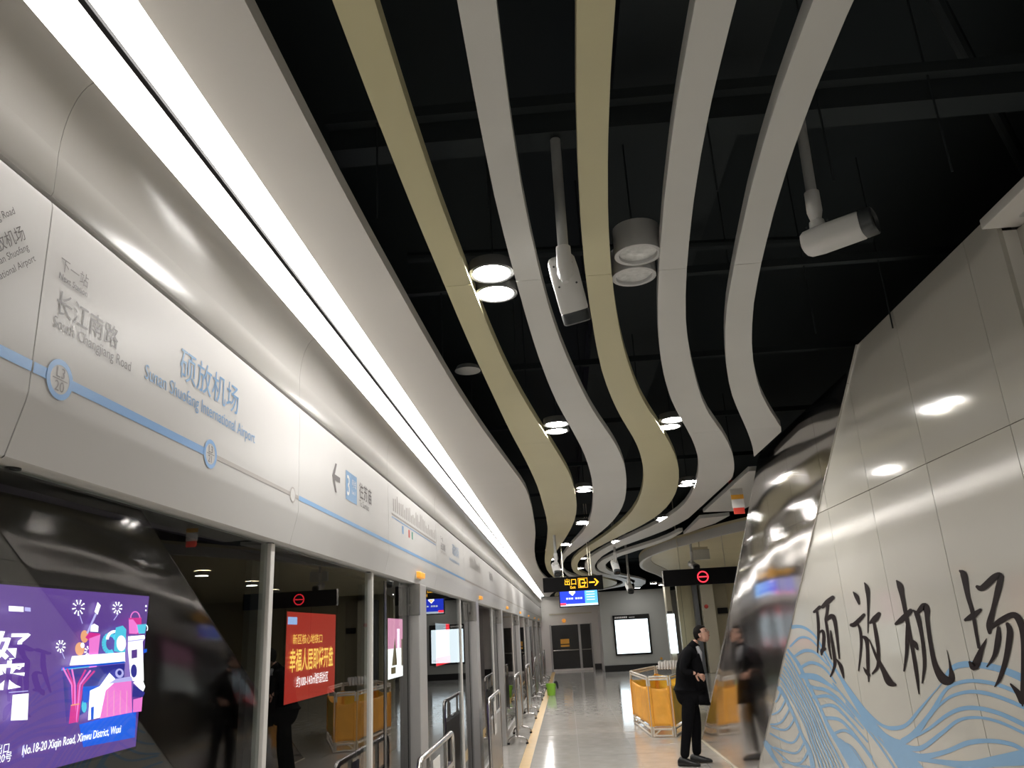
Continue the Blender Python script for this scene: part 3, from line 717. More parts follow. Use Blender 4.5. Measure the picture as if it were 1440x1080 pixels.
a2 = lightbox('advertising_lightbox', AX, 14.05, 17.1, 0.72, 2.27, 'red lit advertisement with large golden characters behind the glass')
quad_on(AX, [(14.05, 0.72), (17.1, 0.72), (17.1, 2.27), (14.05, 2.27)], M['e_red'], 'red_sheet', a2)
quad_on(AX, [(14.1, 2.05), (14.6, 2.05), (14.6, 2.18), (14.1, 2.18)], M['e_band'], 'printed_artwork', a2, 0.003)
txt_on_px('幸福人居即将开盘', 405, 943, 0.42, M['e_gold'], a2, AX, off=0.006, sx=0.80)
txt_on_px('新区核心地铁口', 410, 905, 0.19, M['e_gold'], a2, AX, sx=1.35)
txt_on_px('约100-143㎡舒适社区', 415, 966, 0.21, M['e_white'], a2, AX, sx=1.0)
a3 = lightbox('advertising_lightbox', AX, 22.2, 24.9, 0.66, 2.27, 'pink and white lit advertisement with a big letter A behind the glass')
quad_on(AX, [(22.2, 1.45), (24.9, 1.45), (24.9, 2.27), (22.2, 2.27)], M['e_palepink'], 'pink_sheet', a3)
quad_on(AX, [(22.2, 0.66), (24.9, 0.66), (24.9, 1.45), (22.2, 1.45)], M['e_white'], 'white_sheet', a3)
mb = MB(); mb.add([(AX + .004, 22.7, 1.0), (AX + .004, 23.4, 1.0), (AX + .004, 23.1, 1.75)], [(0, 1, 2)])
mb.add([(AX + .004, 22.6, 0.78), (AX + .004, 23.2, 0.78), (AX + .004, 23.2, 0.95), (AX + .004, 22.6, 0.95)], [(0, 1, 2, 3)])
mb.add([(AX + .004, 24.0, 0.95), (AX + .004, 24.85, 0.95), (AX + .004, 24.85, 1.7), (AX + .004, 24.0, 1.7)], [(0, 1, 2, 3)])
mb.build('printed_artwork', M['e_brown'], a3, fix=False)
a4 = lightbox('advertising_lightbox', AX, 30.4, 34.0, 0.66, 2.2, 'red and pale lit advertisement, farthest along the track')
quad_on(AX, [(30.4, 0.66), (34.0, 0.66), (34.0, 2.2), (30.4, 2.2)], M['e_greybar'], 'pale_sheet', a4)
quad_on(AX, [(30.4, 0.66), (34.0, 0.66), (34.0, 0.95), (30.4, 0.95)], M['e_led'], 'printed_artwork', a4, 0.004)
quad_on(AX, [(33.0, 1.9), (34.0, 1.9), (34.0, 2.2), (33.0, 2.2)], M['e_led'], 'printed_artwork', a4, 0.004)
for yy, lb in ((12.1, 'blue-grey steel upright in the tunnel left of the red advertisement'), (18.95, 'blue-grey steel upright in the tunnel right of the red advertisement')):
    tag(MB().box(-4.95, -4.85, yy, yy + 0.5, -1.25, 3.0).build('reflection_upright', M['reflection_grey'], bevel=0.01), lb, 'post', 'uprights in the tunnel')  # solid bars imitate pale reflections at the glass panel edges

# ================================================================ glass screen doors
def pane(mb, y0, y1, z0=0.10, z1=2.086, x=PX): mb.box(x - 0.012, x, y0, y1, z0, z1); return mb
POSTS = [5.88, 9.65, 13.4, 18.3, 23.2, 28.9, 33.6]
ords = ['nearest', 'second nearest', 'third nearest', 'fourth', 'fifth', 'sixth', 'farthest']
tag(MB().box(PX - 0.06, PX + 0.02, YN, YF - 0.05, 0.0, 0.10).build('door_sill', M['post'], bevel=0.004), 'long steel sill under the glass screen doors', 'door sill')
def screen(y0, y1, label, mulls=(), leaves=(), darks=()):
    t = thing('glass_screen', (PX, (y0 + y1) / 2, 0.1), label, 'glass screen', 'glass screens of the platform edge')
    edges_ = [y0] + sorted(mulls) + [y1]
    for a, b in zip(edges_, edges_[1:]):
        if (a, b) in (): continue
        pane(MB(), a + 0.004, b - 0.004).build('glass_pane', M['glass'], t)
    for m_ in mulls: MB().box(PX - 0.03, PX + 0.012, m_ - 0.0, m_ + 0.055, 0.10, 2.086).build('mullion', M['mullion'], t, bevel=0.003)
    for d in darks: MB().box(PX - 0.035, PX + 0.003, d, d + 0.06, 0.10, 2.06).build('door_frame', M['black'], t)
    return t
screen(-3.9, 3.02, 'nearest fixed glass screen, showing the purple advertisement', mulls=(-2.0, -0.35, 1.35))
screen(3.075, 4.68, 'fixed glass screen left of the second white mullion, showing the red advertisement')
for k, yy in enumerate((3.02, 4.67)):
    tag(MB().box(PX - 0.03, PX + 0.014, yy, yy + 0.04, 0.10, 2.086).build('mullion_post', M['mullion'], bevel=0.003),
        ('nearest slim white mullion between the glass screens', 'second slim white mullion, right of the red advertisement')[k], 'post', 'slim white mullions')
screen(4.725, 5.87, 'narrow glass door leaf before the nearest steel post', darks=(5.05, 5.80))
for i in range(len(POSTS)):
    y0 = POSTS[i]; nm = ords[i]
    t = thing('steel_post', (PX, y0, 0), f'{nm} wide grey steel door post of the platform screen', 'post', 'steel posts of the screen doors')
    MB().box(PX - 0.03, PX + 0.075, y0, y0 + 0.30, 0.0, 2.086).build('post_body', M['post'], t, bevel=0.006)
    MB().box(PX - 0.032, PX + 0.078, y0 - 0.006, y0 + 0.02, 1.86, 2.085).build('post_head', M['steel'], t)
    MB().lathe([(0, 0), (0.02, 0), (0.02, -0.006), (0, -0.006)], (PX - 0.01, y0 - 0.006, 1.95), 14, axis='y').build('key_hole', M['groove'], t)
    if i + 1 < len(POSTS):
        y1 = POSTS[i + 1]; L = y1 - y0 - 0.3
        screen(y0 + 0.305, y1 - 0.005, f'glass sliding door pair after the {nm} steel post',
               darks=(y0 + 0.31, y0 + 0.3 + L * 0.94), mulls=(y0 + 0.3 + L * 0.72,))
for k, yy in enumerate((5.84, 10.14, 14.8, 19.05, 23.3, 27.6, 31.6)):
    t = thing('door_indicator_lamp', (-1.10, yy, 2.15), ('nearest', 'second nearest', 'third', 'fourth', 'fifth', 'sixth', 'farthest')[k] + ' small orange lamp on the header above the doors', 'indicator lamp', 'orange lamps along the header')
    MB().box(-1.10, -1.055, yy, yy + 0.20, 2.128, 2.172).build('lamp_cover', M['orange'], t, bevel=0.008)
    MB().box(-1.105, -1.085, yy - 0.012, yy + 0.212, 2.120, 2.180).build('lamp_base', M['cream'], t)

# ---------------------------------------------------------------- header lettering (flat print on each panel)
def panel_at(yy):
    for a, b, o in hpanels:
        if a <= yy < b: return o
    return hpanels[-1][2]
def hx(z): return lin(-1.075, -1.082, (z - 2.225) / 0.435) + 0.0016
def htext(s, yy, z, size, m, off=0.0, sx=1.0, align='LEFT', rot=0.0, lift=0.0):
    up = Vector((-0.016, 0, 1)).normalized()
    M4 = frame((hx(z) + lift, yy, z), (0, 1, 0), up) @ Matrix.Rotation(rot, 4, 'Z')
    return text_mesh('lettering', s, size, M4, m, panel_at(yy), offset=off, sx=sx, align=align)
def hquad(y0, y1, z0, z1, m, name='printed_line', lift=0.0):
    mb = MB(); mb.add([(hx(z0) + lift, y0, z0), (hx(z0) + lift, y1, z0), (hx(z1) + lift, y1, z1), (hx(z1) + lift, y0, z1)], [(0, 1, 2, 3)])
    return mb.build(name, m, panel_at((y0 + y1) / 2), fix=False)
def hring(yy, z, ro, ri, m, lift=0.0006, n=28, name='station_ring'):
    vs = []
    for k in range(n):
        c, s = math.cos(2 * math.pi * k / n), math.sin(2 * math.pi * k / n)
        vs += [(hx(z + ro * s) + lift, yy + ro * c, z + ro * s), (hx(z + ri * s) + lift, yy + ri * c, z + ri * s)]
    fs = [(2 * k, 2 * ((k + 1) % n), 2 * ((k + 1) % n) + 1, 2 * k + 1) for k in range(n)]
    mb = MB(); mb.add(vs, fs); return mb.build(name, m, panel_at(yy), fix=False)
def hdisc(yy, z, r, m, lift=0.0004, n=24):
    mb = MB(); mb.add([(hx(z + r * math.sin(2 * math.pi * k / n)) + lift, yy + r * math.cos(2 * math.pi * k / n), z + r * math.sin(2 * math.pi * k / n)) for k in range(n)], [tuple(range(n))])
    return mb.build('station_disc', m, panel_at(yy), fix=False)
LZ = 2.281
hquad(-3.5, 1.452, LZ - 0.012, LZ + 0.012, M['blue_ink'])
hquad(1.458, 2.30, LZ - 0.012, LZ + 0.012, M['blue_ink'])
hquad(2.30, 3.137, LZ - 0.0075, LZ + 0.0075, M['grey_ink'])
hquad(3.143, 4.858, LZ - 0.010, LZ + 0.010, M['blue_light'])
for a, b in zip(SEAM, SEAM[1:]):
    if a >= 4.85: hquad(a + 0.003, b - 0.003, LZ - 0.010, LZ + 0.010, M['blue_light'] if a < 8.5 else M['grey_ink'])
for yy in (1.545, 2.30):
    hdisc(yy, LZ, 0.036, M['header']); hring(yy, LZ, 0.046, 0.033, M['blue_ink'], 0.0008)
hdisc(3.065, LZ, 0.027, M['header']); hring(3.065, LZ, 0.032, 0.026, M['grey_ink'], 0.0008)
htext('L3', 1.545, LZ + 0.004, 0.034, M['dark_ink'], align='CENTER', lift=0.0012); htext('20', 1.545, LZ - 0.027, 0.034, M['dark_ink'], align='CENTER', lift=0.0012)
htext('L3', 2.30, LZ + 0.004, 0.032, M['dark_ink'], align='CENTER', lift=0.0012); htext('21', 2.30, LZ - 0.026, 0.032, M['dark_ink'], align='CENTER', lift=0.0012)
for yy in (1.545, 2.30): hquad(yy - 0.026, yy + 0.026, LZ - 0.001, LZ + 0.001, M['dark_ink'], lift=0.0012)
htext('下一站', 1.50, 2.532, 0.036, M['dark_ink'])
htext('Next Station', 1.50, 2.508, 0.021, M['dark_ink'], off=0.0004)
htext('长江南路', 1.50, 2.430, 0.063, M['dark_ink'])
htext('South Changjiang Road', 1.50, 2.392, 0.038, M['dark_ink'], sx=0.90)
htext('硕放机场', 2.07, 2.468, 0.108, M['blue_light'])
htext('Sunan Shuofang International Airport', 1.885, 2.398, 0.058, M['blue_light'], sx=0.88)
htext('苏南硕放机场', 1.385, 2.545, 0.034, M['dark_ink'], rot=math.radians(44), align='RIGHT')
htext('Sunan Shuofang', 1.398, 2.524, 0.021, M['dark_ink'], rot=math.radians(44), align='RIGHT')
htext('International Airport', 1.422, 2.510, 0.021, M['dark_ink'], rot=math.radians(44), align='RIGHT')
htext('South Changjiang Road', 1.345, 2.580, 0.021, M['dark_ink'], rot=math.radians(44), align='RIGHT')
# arrow, line badge and destination on the third panel
def arrow_left(y0, z, s):
    mb = MB(); q = []
    pts = [(0, 0), (0.052, 0.072), (0.078, 0.072), (0.043, 0.014), (0.135, 0.014), (0.135, -0.014), (0.043, -0.014), (0.078, -0.072), (0.052, -0.072)]
    tri = [(0, 1, 2, 3), (0, 3, 6), (0, 6, 7, 8), (3, 4, 5, 6)]
    mb.add([(hx(z + b * s) + 0.0002, y0 + a * s, z + b * s) for a, b in pts], tri); mb.build('arrow', M['dark_ink'], panel_at(y0), fix=False)
arrow_left(3.62, 2.468, 1.0)
hquad(3.86, 4.08, 2.395, 2.545, M['blue_light'], 'line_badge')
htext('3', 3.875, 2.42, 0.15, M['white_ink'], sx=0.85, off=0.001).location.x += 0.0008
htext('号线', 3.975, 2.480, 0.045, M['white_ink']).location.x += 0.0008
htext('Line 3', 3.975, 2.440, 0.028, M['white_ink']).location.x += 0.0008
htext('往苏庙', 4.13, 2.452, 0.095, M['dark_ink'], off=0.0008); htext('To Sumiao', 4.13, 2.400, 0.050, M['dark_ink'])
# route map on the following panels
random.seed(11)
for k in range(28):
    yy = 5.0 + 0.062 * k; hh = random.uniform(0.05, 0.12)
    hquad(yy, yy + 0.022, 2.50, 2.50 + hh, M['grey_ink'], 'map_lettering')
hquad(4.95, 6.72, 2.470, 2.482, M['grey_ink'], 'route_line'); hquad(4.95, 6.72, 2.452, 2.460, M['blue_light'], 'route_line')
for yy, m_ in ((5.28, 'blue_light'), (5.50, 'red_ink'), (5.62, 'green_ink')): hquad(yy, yy + 0.05, 2.385, 2.44, M[m_], 'map_mark')
htext('下一站', 7.0, 2.53, 0.05, M['dark_ink']); htext('长江南路', 7.0, 2.455, 0.07, M['dark_ink']); htext('South Changjiang Road', 7.0, 2.42, 0.035, M['grey_ink'])
htext('硕放机场', 7.75, 2.48, 0.12, M['blue_light']); htext('Sunan Shuofang International Airport', 7.5, 2.40, 0.05, M['blue_light'])
for k in range(20): hquad(9.2 + 0.06 * k, 9.225 + 0.06 * k, 2.46, 2.50 + random.uniform(0.03, 0.1), M['grey_ink'], 'map_lettering')
htext('硕放机场', 11.6, 2.47, 0.13, M['dark_ink'])
random.seed(7)

# ================================================================ downlights
def downlight(name, x, y, z, lit, parent, r=0.098):
    h = 0.045 if lit else 0.12
    MB().lathe([(0.0, h), (r, h), (r, 0.0), (r - 0.012, -0.003), (r - 0.018, 0.0), (r - 0.020, 0.016)], (x, y, z), 28).build('lamp_housing', M['lamp_body_dark'] if lit else M['lamp_body'], parent, smooth=True)
    MB().lathe([(r - 0.0205, 0.012), (0.03, 0.016), (0.0, 0.017)], (x, y, z), 28).build('lens', M['lens'] if lit else M['lens_off'], parent)
DL = [(-0.215, 3.0, 1, 'brightly lit double downlight left of the central camera'),
      (0.405, 2.93, 0, 'unlit white double downlight right of the central camera'),
      (0.03, 5.62, 1, 'lit double downlight beyond the central camera, left row'),
      (0.91, 5.72, 1, 'lit double downlight in the right row, above the bend of the bands'),
      (0.30, 8.42, 1, 'third lit double downlight of the left row'), (1.44, 8.46, 1, 'second lit double downlight of the right row'),
      (0.33, 11.25, 1, 'fourth lit double downlight of the left row'), (1.50, 11.32, 1, 'third lit double downlight of the right row'),
      (0.08, 14.08, 1, 'fifth lit double downlight of the left row'), (0.99, 14.1, 1, 'fourth lit double downlight of the right row'),
      (-0.17, 17.0, 1, 'sixth lit double downlight of the left row'), (0.46, 17.2, 1, 'fifth lit double downlight of the right row'),
      (-0.1, 20.0, 1, 'seventh lit double downlight of the left row'), (0.46, 20.0, 1, 'sixth lit double downlight of the right row'),
      (0.45, 23.4, 1, 'eighth lit double downlight of the left row'), (1.45, 24.4, 1, 'seventh lit double downlight of the right row'),
      (0.75, 27.2, 1, 'ninth lit double downlight, far over the floor'), (-0.10, 0.3, 1, 'lit double downlight overhead, left of the viewer'), (0.55, -0.6, 1, 'lit double downlight overhead, right of the viewer'),
      (-0.1, -2.3, 1, 'lit double downlight behind the viewer, on the left'), (0.8, -2.6, 1, 'lit double downlight behind the viewer, on the right')]
for x, y, lit, lb in DL:
    t = thing('double_downlight', (x, y + 0.1, 3.17), lb, 'ceiling light', 'double downlights between the ceiling bands')
    downlight('d', x, y, 3.17, lit, t); downlight('d', x, y + 0.21, 3.17, lit, t)
    zt_ = 3.215 if lit else 3.29
    MB().tube([(x, y + 0.1, zt_ + 0.01), (x, y + 0.1, 4.3)], 0.004, 8).build('hanger', M['void_steel'], t)
    MB().box(x - 0.02, x + 0.02, y - 0.05, y + 0.26, zt_ - 0.002, zt_ + 0.012).build('mounting_plate', M['void_steel'], t)
for (x, y), lb in zip(((3.45, 27.0), (3.3, 29.6), (3.75, 30.9), (2.95, 32.4)), ('small far round downlight beside the red ring sign', 'small far round downlight near the grey cladding',
        'small far square-looking downlight left of the red ring sign', 'faint small downlight farthest over the lit map')):
    t = thing('small_downlight', (x, y, 3.16), lb, 'ceiling light', 'small far downlights')
    MB().lathe([(0.0, 0.08), (0.13, 0.08), (0.13, 0.0), (0.12, 0.0)], (x, y, 3.16), 20).build('lamp_housing', M['lamp_body'], t)
    MB().tube([(x, y, 3.24), (x, y, 4.3)], 0.006, 8).build('hanger', M['void_steel'], t)
    MB().lathe([(0.12, 0.002), (0.0, 0.002)], (x, y, 3.16), 20).build('lens', M['lens_far'], t)
tag(MB().lathe([(0, 0.03), (0.07, 0.03), (0.085, 0.0), (0.0, -0.006)], (-0.53, 4.77, 3.35), 24).build('smoke_detector', M['pole'], smooth=True), 'grey round smoke detector in the dark gap beside the left yellowish band', 'smoke detector')

# ================================================================ cctv cameras
def cctv(loc, rot, pole_top, label, s=1.0, pole_r=0.019):
    """bullet camera hung from a pole; loc is the joint under the pole"""
    x, y, z = loc
    t = thing('cctv_camera', loc, label, 'security camera', 'bullet cameras hung from the ceiling')
    Rm = rot
    P0 = Vector(loc)
    def tr(v): return P0 + Rm @ (Vector(v) * s)
    p = MB(); p.tube([pole_top, P0 + (Vector(pole_top) - P0).normalized() * 0.05], pole_r * s, 16); p.build('pole', M['pole'], t, smooth=True)
    d = (Vector(pole_top) - P0).normalized()
    p = MB(); p.tube([P0 + d * 0.10 * s, P0 + d * 0.02 * s, P0 - d * 0.01 * s, P0 - d * 0.035 * s], [0.026 * s, 0.027 * s, 0.020 * s, 0.012 * s], 16); p.build('pole_collar', M['cctv'], t, smooth=True)
    p = MB(); q = tr((0, 0, -0.035))
    p.tube([P0 - d * 0.02 * s, tr((0, 0, -0.02)), tr((0, 0, -0.055))], [0.02 * s, 0.026 * s, 0.03 * s], 16); p.build('swivel_joint', M['cctv'], t, smooth=True)
    # body: rounded rectangular tube along +X local, top at z=-0.045
    def sect(w_, h_, n=28, pw=3.2):
        o = []
        for k in range(n):
            a = 2 * math.pi * k / n; c, s_ = math.cos(a), math.sin(a)
            o.append((w_ * math.copysign(abs(c) ** (2 / pw), c), h_ * math.copysign(abs(s_) ** (2 / pw), s_)))
        return o
    def loft(name, st, m, cap=True):
        vs = []; fs = []; n = 28
        for (X, cz, w_, h_) in st:
            for a, b in sect(w_, h_): vs.append(tr((X, a, cz + b)))
        for i in range(len(st) - 1):
            for k in range(n): fs.append((i * n + k, i * n + (k + 1) % n, (i + 1) * n + (k + 1) % n, (i + 1) * n + k))
        if cap: fs.append(tuple(range(n))); fs.append(tuple((len(st) - 1) * n + k for k in range(n)))
        return MB().add(vs, fs).build(name, m, t, smooth=True)
    cz = -0.095
    b = loft('camera_body', [(-0.062, cz, 0.030, 0.022), (-0.058, cz, 0.042, 0.034), (-0.045, cz, 0.050, 0.042), (0.0, cz, 0.053, 0.046), (0.14, cz, 0.052, 0.045), (0.145, cz, 0.050, 0.043)], M['cctv'])
    loft('front_hood', [(0.143, cz, 0.048, 0.041), (0.15, cz, 0.052, 0.044), (0.185, cz + 0.001, 0.051, 0.044), (0.190, cz, 0.046, 0.039), (0.176, cz, 0.044, 0.037)], M['cctv_dark'])
    loft('lens', [(0.170, cz, 0.026, 0.026), (0.182, cz, 0.024, 0.024), (0.184, cz, 0.014, 0.014)], M['black'])
    for sy in (-1, 1):
        for sx in (-0.03, 0.045):
            c = tr((sx, sy * 0.032, -0.048)); MB().tube([c, c + Rm @ Vector((0, 0, 0.004 * s))], 0.004 * s, 8).build('screw', M['cctv_dark'], t)
    return t
def basis(fwd, up):
    f_ = Vector(fwd).normalized(); u = Vector(up); u = (u - u.dot(f_) * f_).normalized(); return Matrix((f_, u.cross(f_), u)).transposed()
cctv((0.085, 2.60, 2.955), basis((0.20, 0.45, -0.87), (0, -0.87, -0.45)), (0.088, 2.60, 3.53), 'large white bullet camera on a pole in the centre, pointing down', 1.05)
cctv((1.022, 2.60, 3.105), basis((0.80, -0.58, 0.02), (0, 0, 1)), (1.035, 2.60, 3.56), 'white bullet camera at right with its dark front turned to the leaning wall', 1.02)
cctv((-0.095, 12.5, 2.75), basis((0.1, -0.6, -0.5), (0, 0, 1)), (-0.095, 12.5, 4.3), 'small far bullet camera just above the left end of the exit sign', 1.15)
cctv((1.01, 15.0, 2.93), basis((0.1, -0.5, -0.7), (0, 0, 1)), (1.01, 15.0, 4.3), 'far bullet camera hanging right of the exit sign', 1.25)
cctv((1.63, 20.0, 2.80), basis((0.1, -0.6, -0.5), (0, 0, 1)), (1.63, 20.0, 4.3), 'farther bullet camera hanging over the lit map', 1.5)
cctv((2.52, 15.5, 2.90), basis((0.2, -0.85, -0.3), (0, 0, 1)), (2.52, 15.5, 3.35), 'bullet camera with a dark front just above the red ring sign', 1.25)


# ================================================================ hanging signs
def hsign(name, x0, x1, y, z0, z1, label, rods, cat='sign', d=0.12):
    t = thing(name, ((x0 + x1) / 2, y, z0), label, cat)
    MB().box(x0, x1, y, y + d, z0, z1).build('sign_box', M['black_matt'], t, bevel=0.004)
    for r in rods: MB().tube([(r, y + d / 2, z1), (r, y + d / 2, 4.3 if r < 2.5 else 3.31)], 0.008, 10).build('hanging_rod', M['cream'], t)
    return t
ZX = 14.0
p0, p1 = on_y(763, 813, ZX), on_y(848, 829, ZX)
sg = hsign('exit_sign', -0.36, 0.69, ZX, 2.345, 2.59, 'black hanging exit sign with amber symbols and a right arrow', (-0.12, 0.46))
def ytext(s, x, z, size, m, par, y, off=0.0, sx=1.0): return text_mesh('lettering', s, size, frame((x, y, z), (1, 0, 0), (0, 0, 1)), m, par, offset=off, sx=sx)
ytext('出口', 0.01, 2.455, 0.118, M['e_sign'], sg, ZX - 0.004, off=0.0012, sx=0.95); ytext('Exit', 0.11, 2.385, 0.062, M['e_sign'], sg, ZX - 0.004, off=0.001)
def yprint(par, y, m, polys, name='symbol'):
    mb = MB()
    for pl in polys: mb.add([(a, y, b) for a, b in pl], [tuple(range(len(pl)))])
    return mb.build(name, m, par, fix=False)
def yr(x0, x1, z0, z1): return [(x0, z0), (x1, z0), (x1, z1), (x0, z1)]
yprint(sg, ZX - 0.003, M['e_sign'], [yr(0.255, 0.42, 2.39, 2.397), yr(0.255, 0.42, 2.548, 2.555), yr(0.255, 0.262, 2.39, 2.555), yr(0.413, 0.42, 2.39, 2.555),
     yr(0.275, 0.372, 2.520, 2.538), yr(0.275, 0.293, 2.405, 2.538), yr(0.275, 0.372, 2.405, 2.423), yr(0.356, 0.372, 2.505, 2.538), yr(0.356, 0.372, 2.405, 2.44),
     yr(0.32, 0.375, 2.462, 2.482), [(0.368, 2.445), (0.406, 2.472), (0.368, 2.499)],
     yr(0.448, 0.55, 2.463, 2.487), [(0.535, 2.415), (0.562, 2.415), (0.62, 2.475), (0.562, 2.535), (0.535, 2.535), (0.575, 2.487), (0.575, 2.463)]])
# information display behind the exit sign
ds = thing('information_display', (0.25, 14.6, 2.10), 'blue information display screen hanging under the exit sign', 'display screen')
MB().box(-0.10, 0.62, 14.6, 14.66, 2.09, 2.46).build('display_case', M['black'], ds, bevel=0.004)
yprint(ds, 14.596, M['e_dispblue'], [yr(-0.08, 0.37, 2.14, 2.44)], 'screen'); yprint(ds, 14.595, M['e_sky'], [yr(0.37, 0.60, 2.14, 2.44)], 'screen')
yprint(ds, 14.594, M['e_greybar'], [yr(-0.08, 0.60, 2.11, 2.145)], 'ticker'); yprint(ds, 14.593, M['e_led'], [yr(-0.08, 0.02, 2.125, 2.165)], 'ticker_mark')
yprint(ds, 14.592, M['e_white'], [[(0.09, 2.42), (0.20, 2.42), (0.20, 2.34), (0.145, 2.29), (0.09, 2.34)], ], 'emblem')
yprint(ds, 14.591, M['e_gold'], [[(0.105, 2.35), (0.185, 2.35), (0.145, 2.31)]], 'emblem')
yprint(ds, 14.590, M['e_greybar'], [yr(0.03 + 0.045 * k + (0.03 if k > 2 else 0), 0.065 + 0.045 * k + (0.03 if k > 2 else 0), 2.225, 2.255) for k in range(6)], 'caption')
yprint(ds, 14.589, M['e_greybar'], [yr(0.40, 0.55, 2.20 + 0.045 * k, 2.215 + 0.045 * k) for k in range(5)], 'caption')
for r in (0.0, 0.52): MB().tube([(r, 14.63, 2.46), (r, 14.63, 4.3)], 0.008, 10).build('hanging_rod', M['cream'], ds)
# red ring LED sign
ls = hsign('led_sign', 1.745, 3.45, 14.0, 2.33, 2.605, 'black hanging sign box showing a glowing red ring with a bar', (2.05, 2.84), d=0.10)
c = on_y(988.5, 811, 13.99); cx, cz_ = c.x, c.z; n = 32; mb = MB(); vs = []
for k in range(n):
    a = 2 * math.pi * k / n; vs += [(cx + 0.098 * math.cos(a), 13.994, cz_ + 0.098 * math.sin(a)), (cx + 0.079 * math.cos(a), 13.994, cz_ + 0.079 * math.sin(a))]
mb.add(vs, [(2 * k, 2 * ((k + 1) % n), 2 * ((k + 1) % n) + 1, 2 * k + 1) for k in range(n)])
mb.add([(cx - 0.072, 13.994, cz_ - 0.010), (cx + 0.072, 13.994, cz_ - 0.010), (cx + 0.072, 13.994, cz_ + 0.010), (cx - 0.072, 13.994, cz_ + 0.010)], [(0, 1, 2, 3)])
mb.build('red_ring_symbol', M['e_led'], ls, fix=False)
MB().box(1.738, 1.746, 13.995, 14.105, 2.325, 2.61).build('end_cap', M['steel'], ls)
# hanging red/yellow banner beside the top of the steel
hb = thing('hanging_banner', (2.07, 9.0, 2.86), 'small hanging banner with red ends and yellow band, by the steel wall top', 'banner')
MB().box(1.99, 2.13, 9.00, 9.012, 2.93, 3.21).build('banner_sheet', M['paper'], hb)
MB().box(1.985, 2.135, 8.995, 9.015, 3.19, 3.25).build('banner_end', M['red_ink'], hb); MB().box(2.0, 2.12, 8.995, 9.015, 2.86, 2.93).build('banner_end', M['red_ink'], hb)
MB().box(1.99, 2.13, 8.995, 9.015, 3.03, 3.08).build('banner_band', M['label_orange'], hb)
MB().tube([(2.06, 9.0, 3.25), (2.06, 9.0, 4.3)], 0.004, 8).build('cord', M['black'], hb)

# ================================================================ far end of the hall
struct('wall_far_bump', MB().box(1.42, 4.15, 33.5, 35.99, 0.0, 3.145), M['grey_wall'], bevel=0.01)
struct('wall_far_infill', MB().box(-1.25, 12, 35.6, 35.98, 3.15, 4.4), M['void'])
struct('baseboard_far', MB().box(1.44, 4.16, 33.46, 33.51, 0.0, 0.24), M['skirt']); struct('baseboard_far_left', MB().box(1.12, 1.43, 35.93, 36.0, 0.0, 0.24), M['skirt'])
struct('trim_far', MB().box(-0.75, 1.15, 35.95, 36.0, 2.36, 2.42), M['cream'])
dr = tag(thing('door_end', (0.2, 36, 0), None, None), kind='structure')
MB().box(-0.72, 1.10, 35.93, 35.99, 0.0, 0.09).build('threshold', M['light_wall'], dr)
MB().box(-0.68, 0.50, 35.94, 35.99, 0.09, 1.92).build('glass_leaf', M['black'], dr); MB().box(0.60, 1.04, 35.94, 35.99, 0.09, 1.92).build('glass_leaf', M['black'], dr)
MB().box(0.50, 0.60, 35.92, 36.0, 0.09, 1.92).build('door_stile', M['post'], dr); MB().box(-0.76, -0.68, 35.92, 36.0, 0.0, 1.95).build('door_stile', M['post'], dr)
MB().box(1.04, 1.10, 35.92, 36.0, 0.0, 1.95).build('door_stile', M['post'], dr)
hbz = on_y(800, 914, 35.9).z
MB().tube([(-0.64, 35.88, hbz), (0.48, 35.88, hbz)], 0.03, 10).build('push_bar', M['steel'], dr); MB().tube([(0.62, 35.88, hbz), (1.02, 35.88, hbz)], 0.03, 10).build('push_bar', M['steel'], dr)
a = on_y(788, 899, 35.93); b = on_y(801, 908.5, 35.93)
MB().box(a.x, b.x, 35.925, 35.935, b.z + 0.10, a.z).build('door_notice', M['label_orange'], dr); MB().box(a.x, b.x, 35.925, 35.935, b.z - 0.02, b.z + 0.06).build('door_notice', M['label_orange'], dr)
a = on_y(793, 873, 35.9)
tag(MB().lathe([(0, -0.05), (0.07, -0.05), (0.09, 0), (0.05, 0.05), (0, 0.06)], (a.x, 35.95, a.z), 14, axis='y').build('alarm_beacon', M['orange']), 'small orange alarm beacon above the dark end door', 'alarm')
# lit map on the grey wall
mp = thing('lit_map', (2.66, 33.5, 0.63), 'large white glowing map panel in a black frame on the grey far wall', 'display panel')
MB().box(1.92, 3.41, 33.42, 33.50, 0.60, 2.17).build('frame', M['black'], mp, bevel=0.006)
yprint(mp, 33.415, M['e_screen'], [yr(1.99, 3.33, 0.67, 1.98)], 'screen')
yprint(mp, 33.414, M['white_ink'], [yr(2.0 + 0.075 * k, 2.06 + 0.075 * k, 2.04, 2.11) for k in range(7)] + [yr(2.58 + 0.04 * k, 2.61 + 0.04 * k, 2.05, 2.08) for k in range(6)], 'heading')
yprint(mp, 33.412, M['e_greybar'], [yr(3.08 + 0.04 * k, 3.10 + 0.04 * k, 0.74, 0.78) for k in range(5)], 'caption')
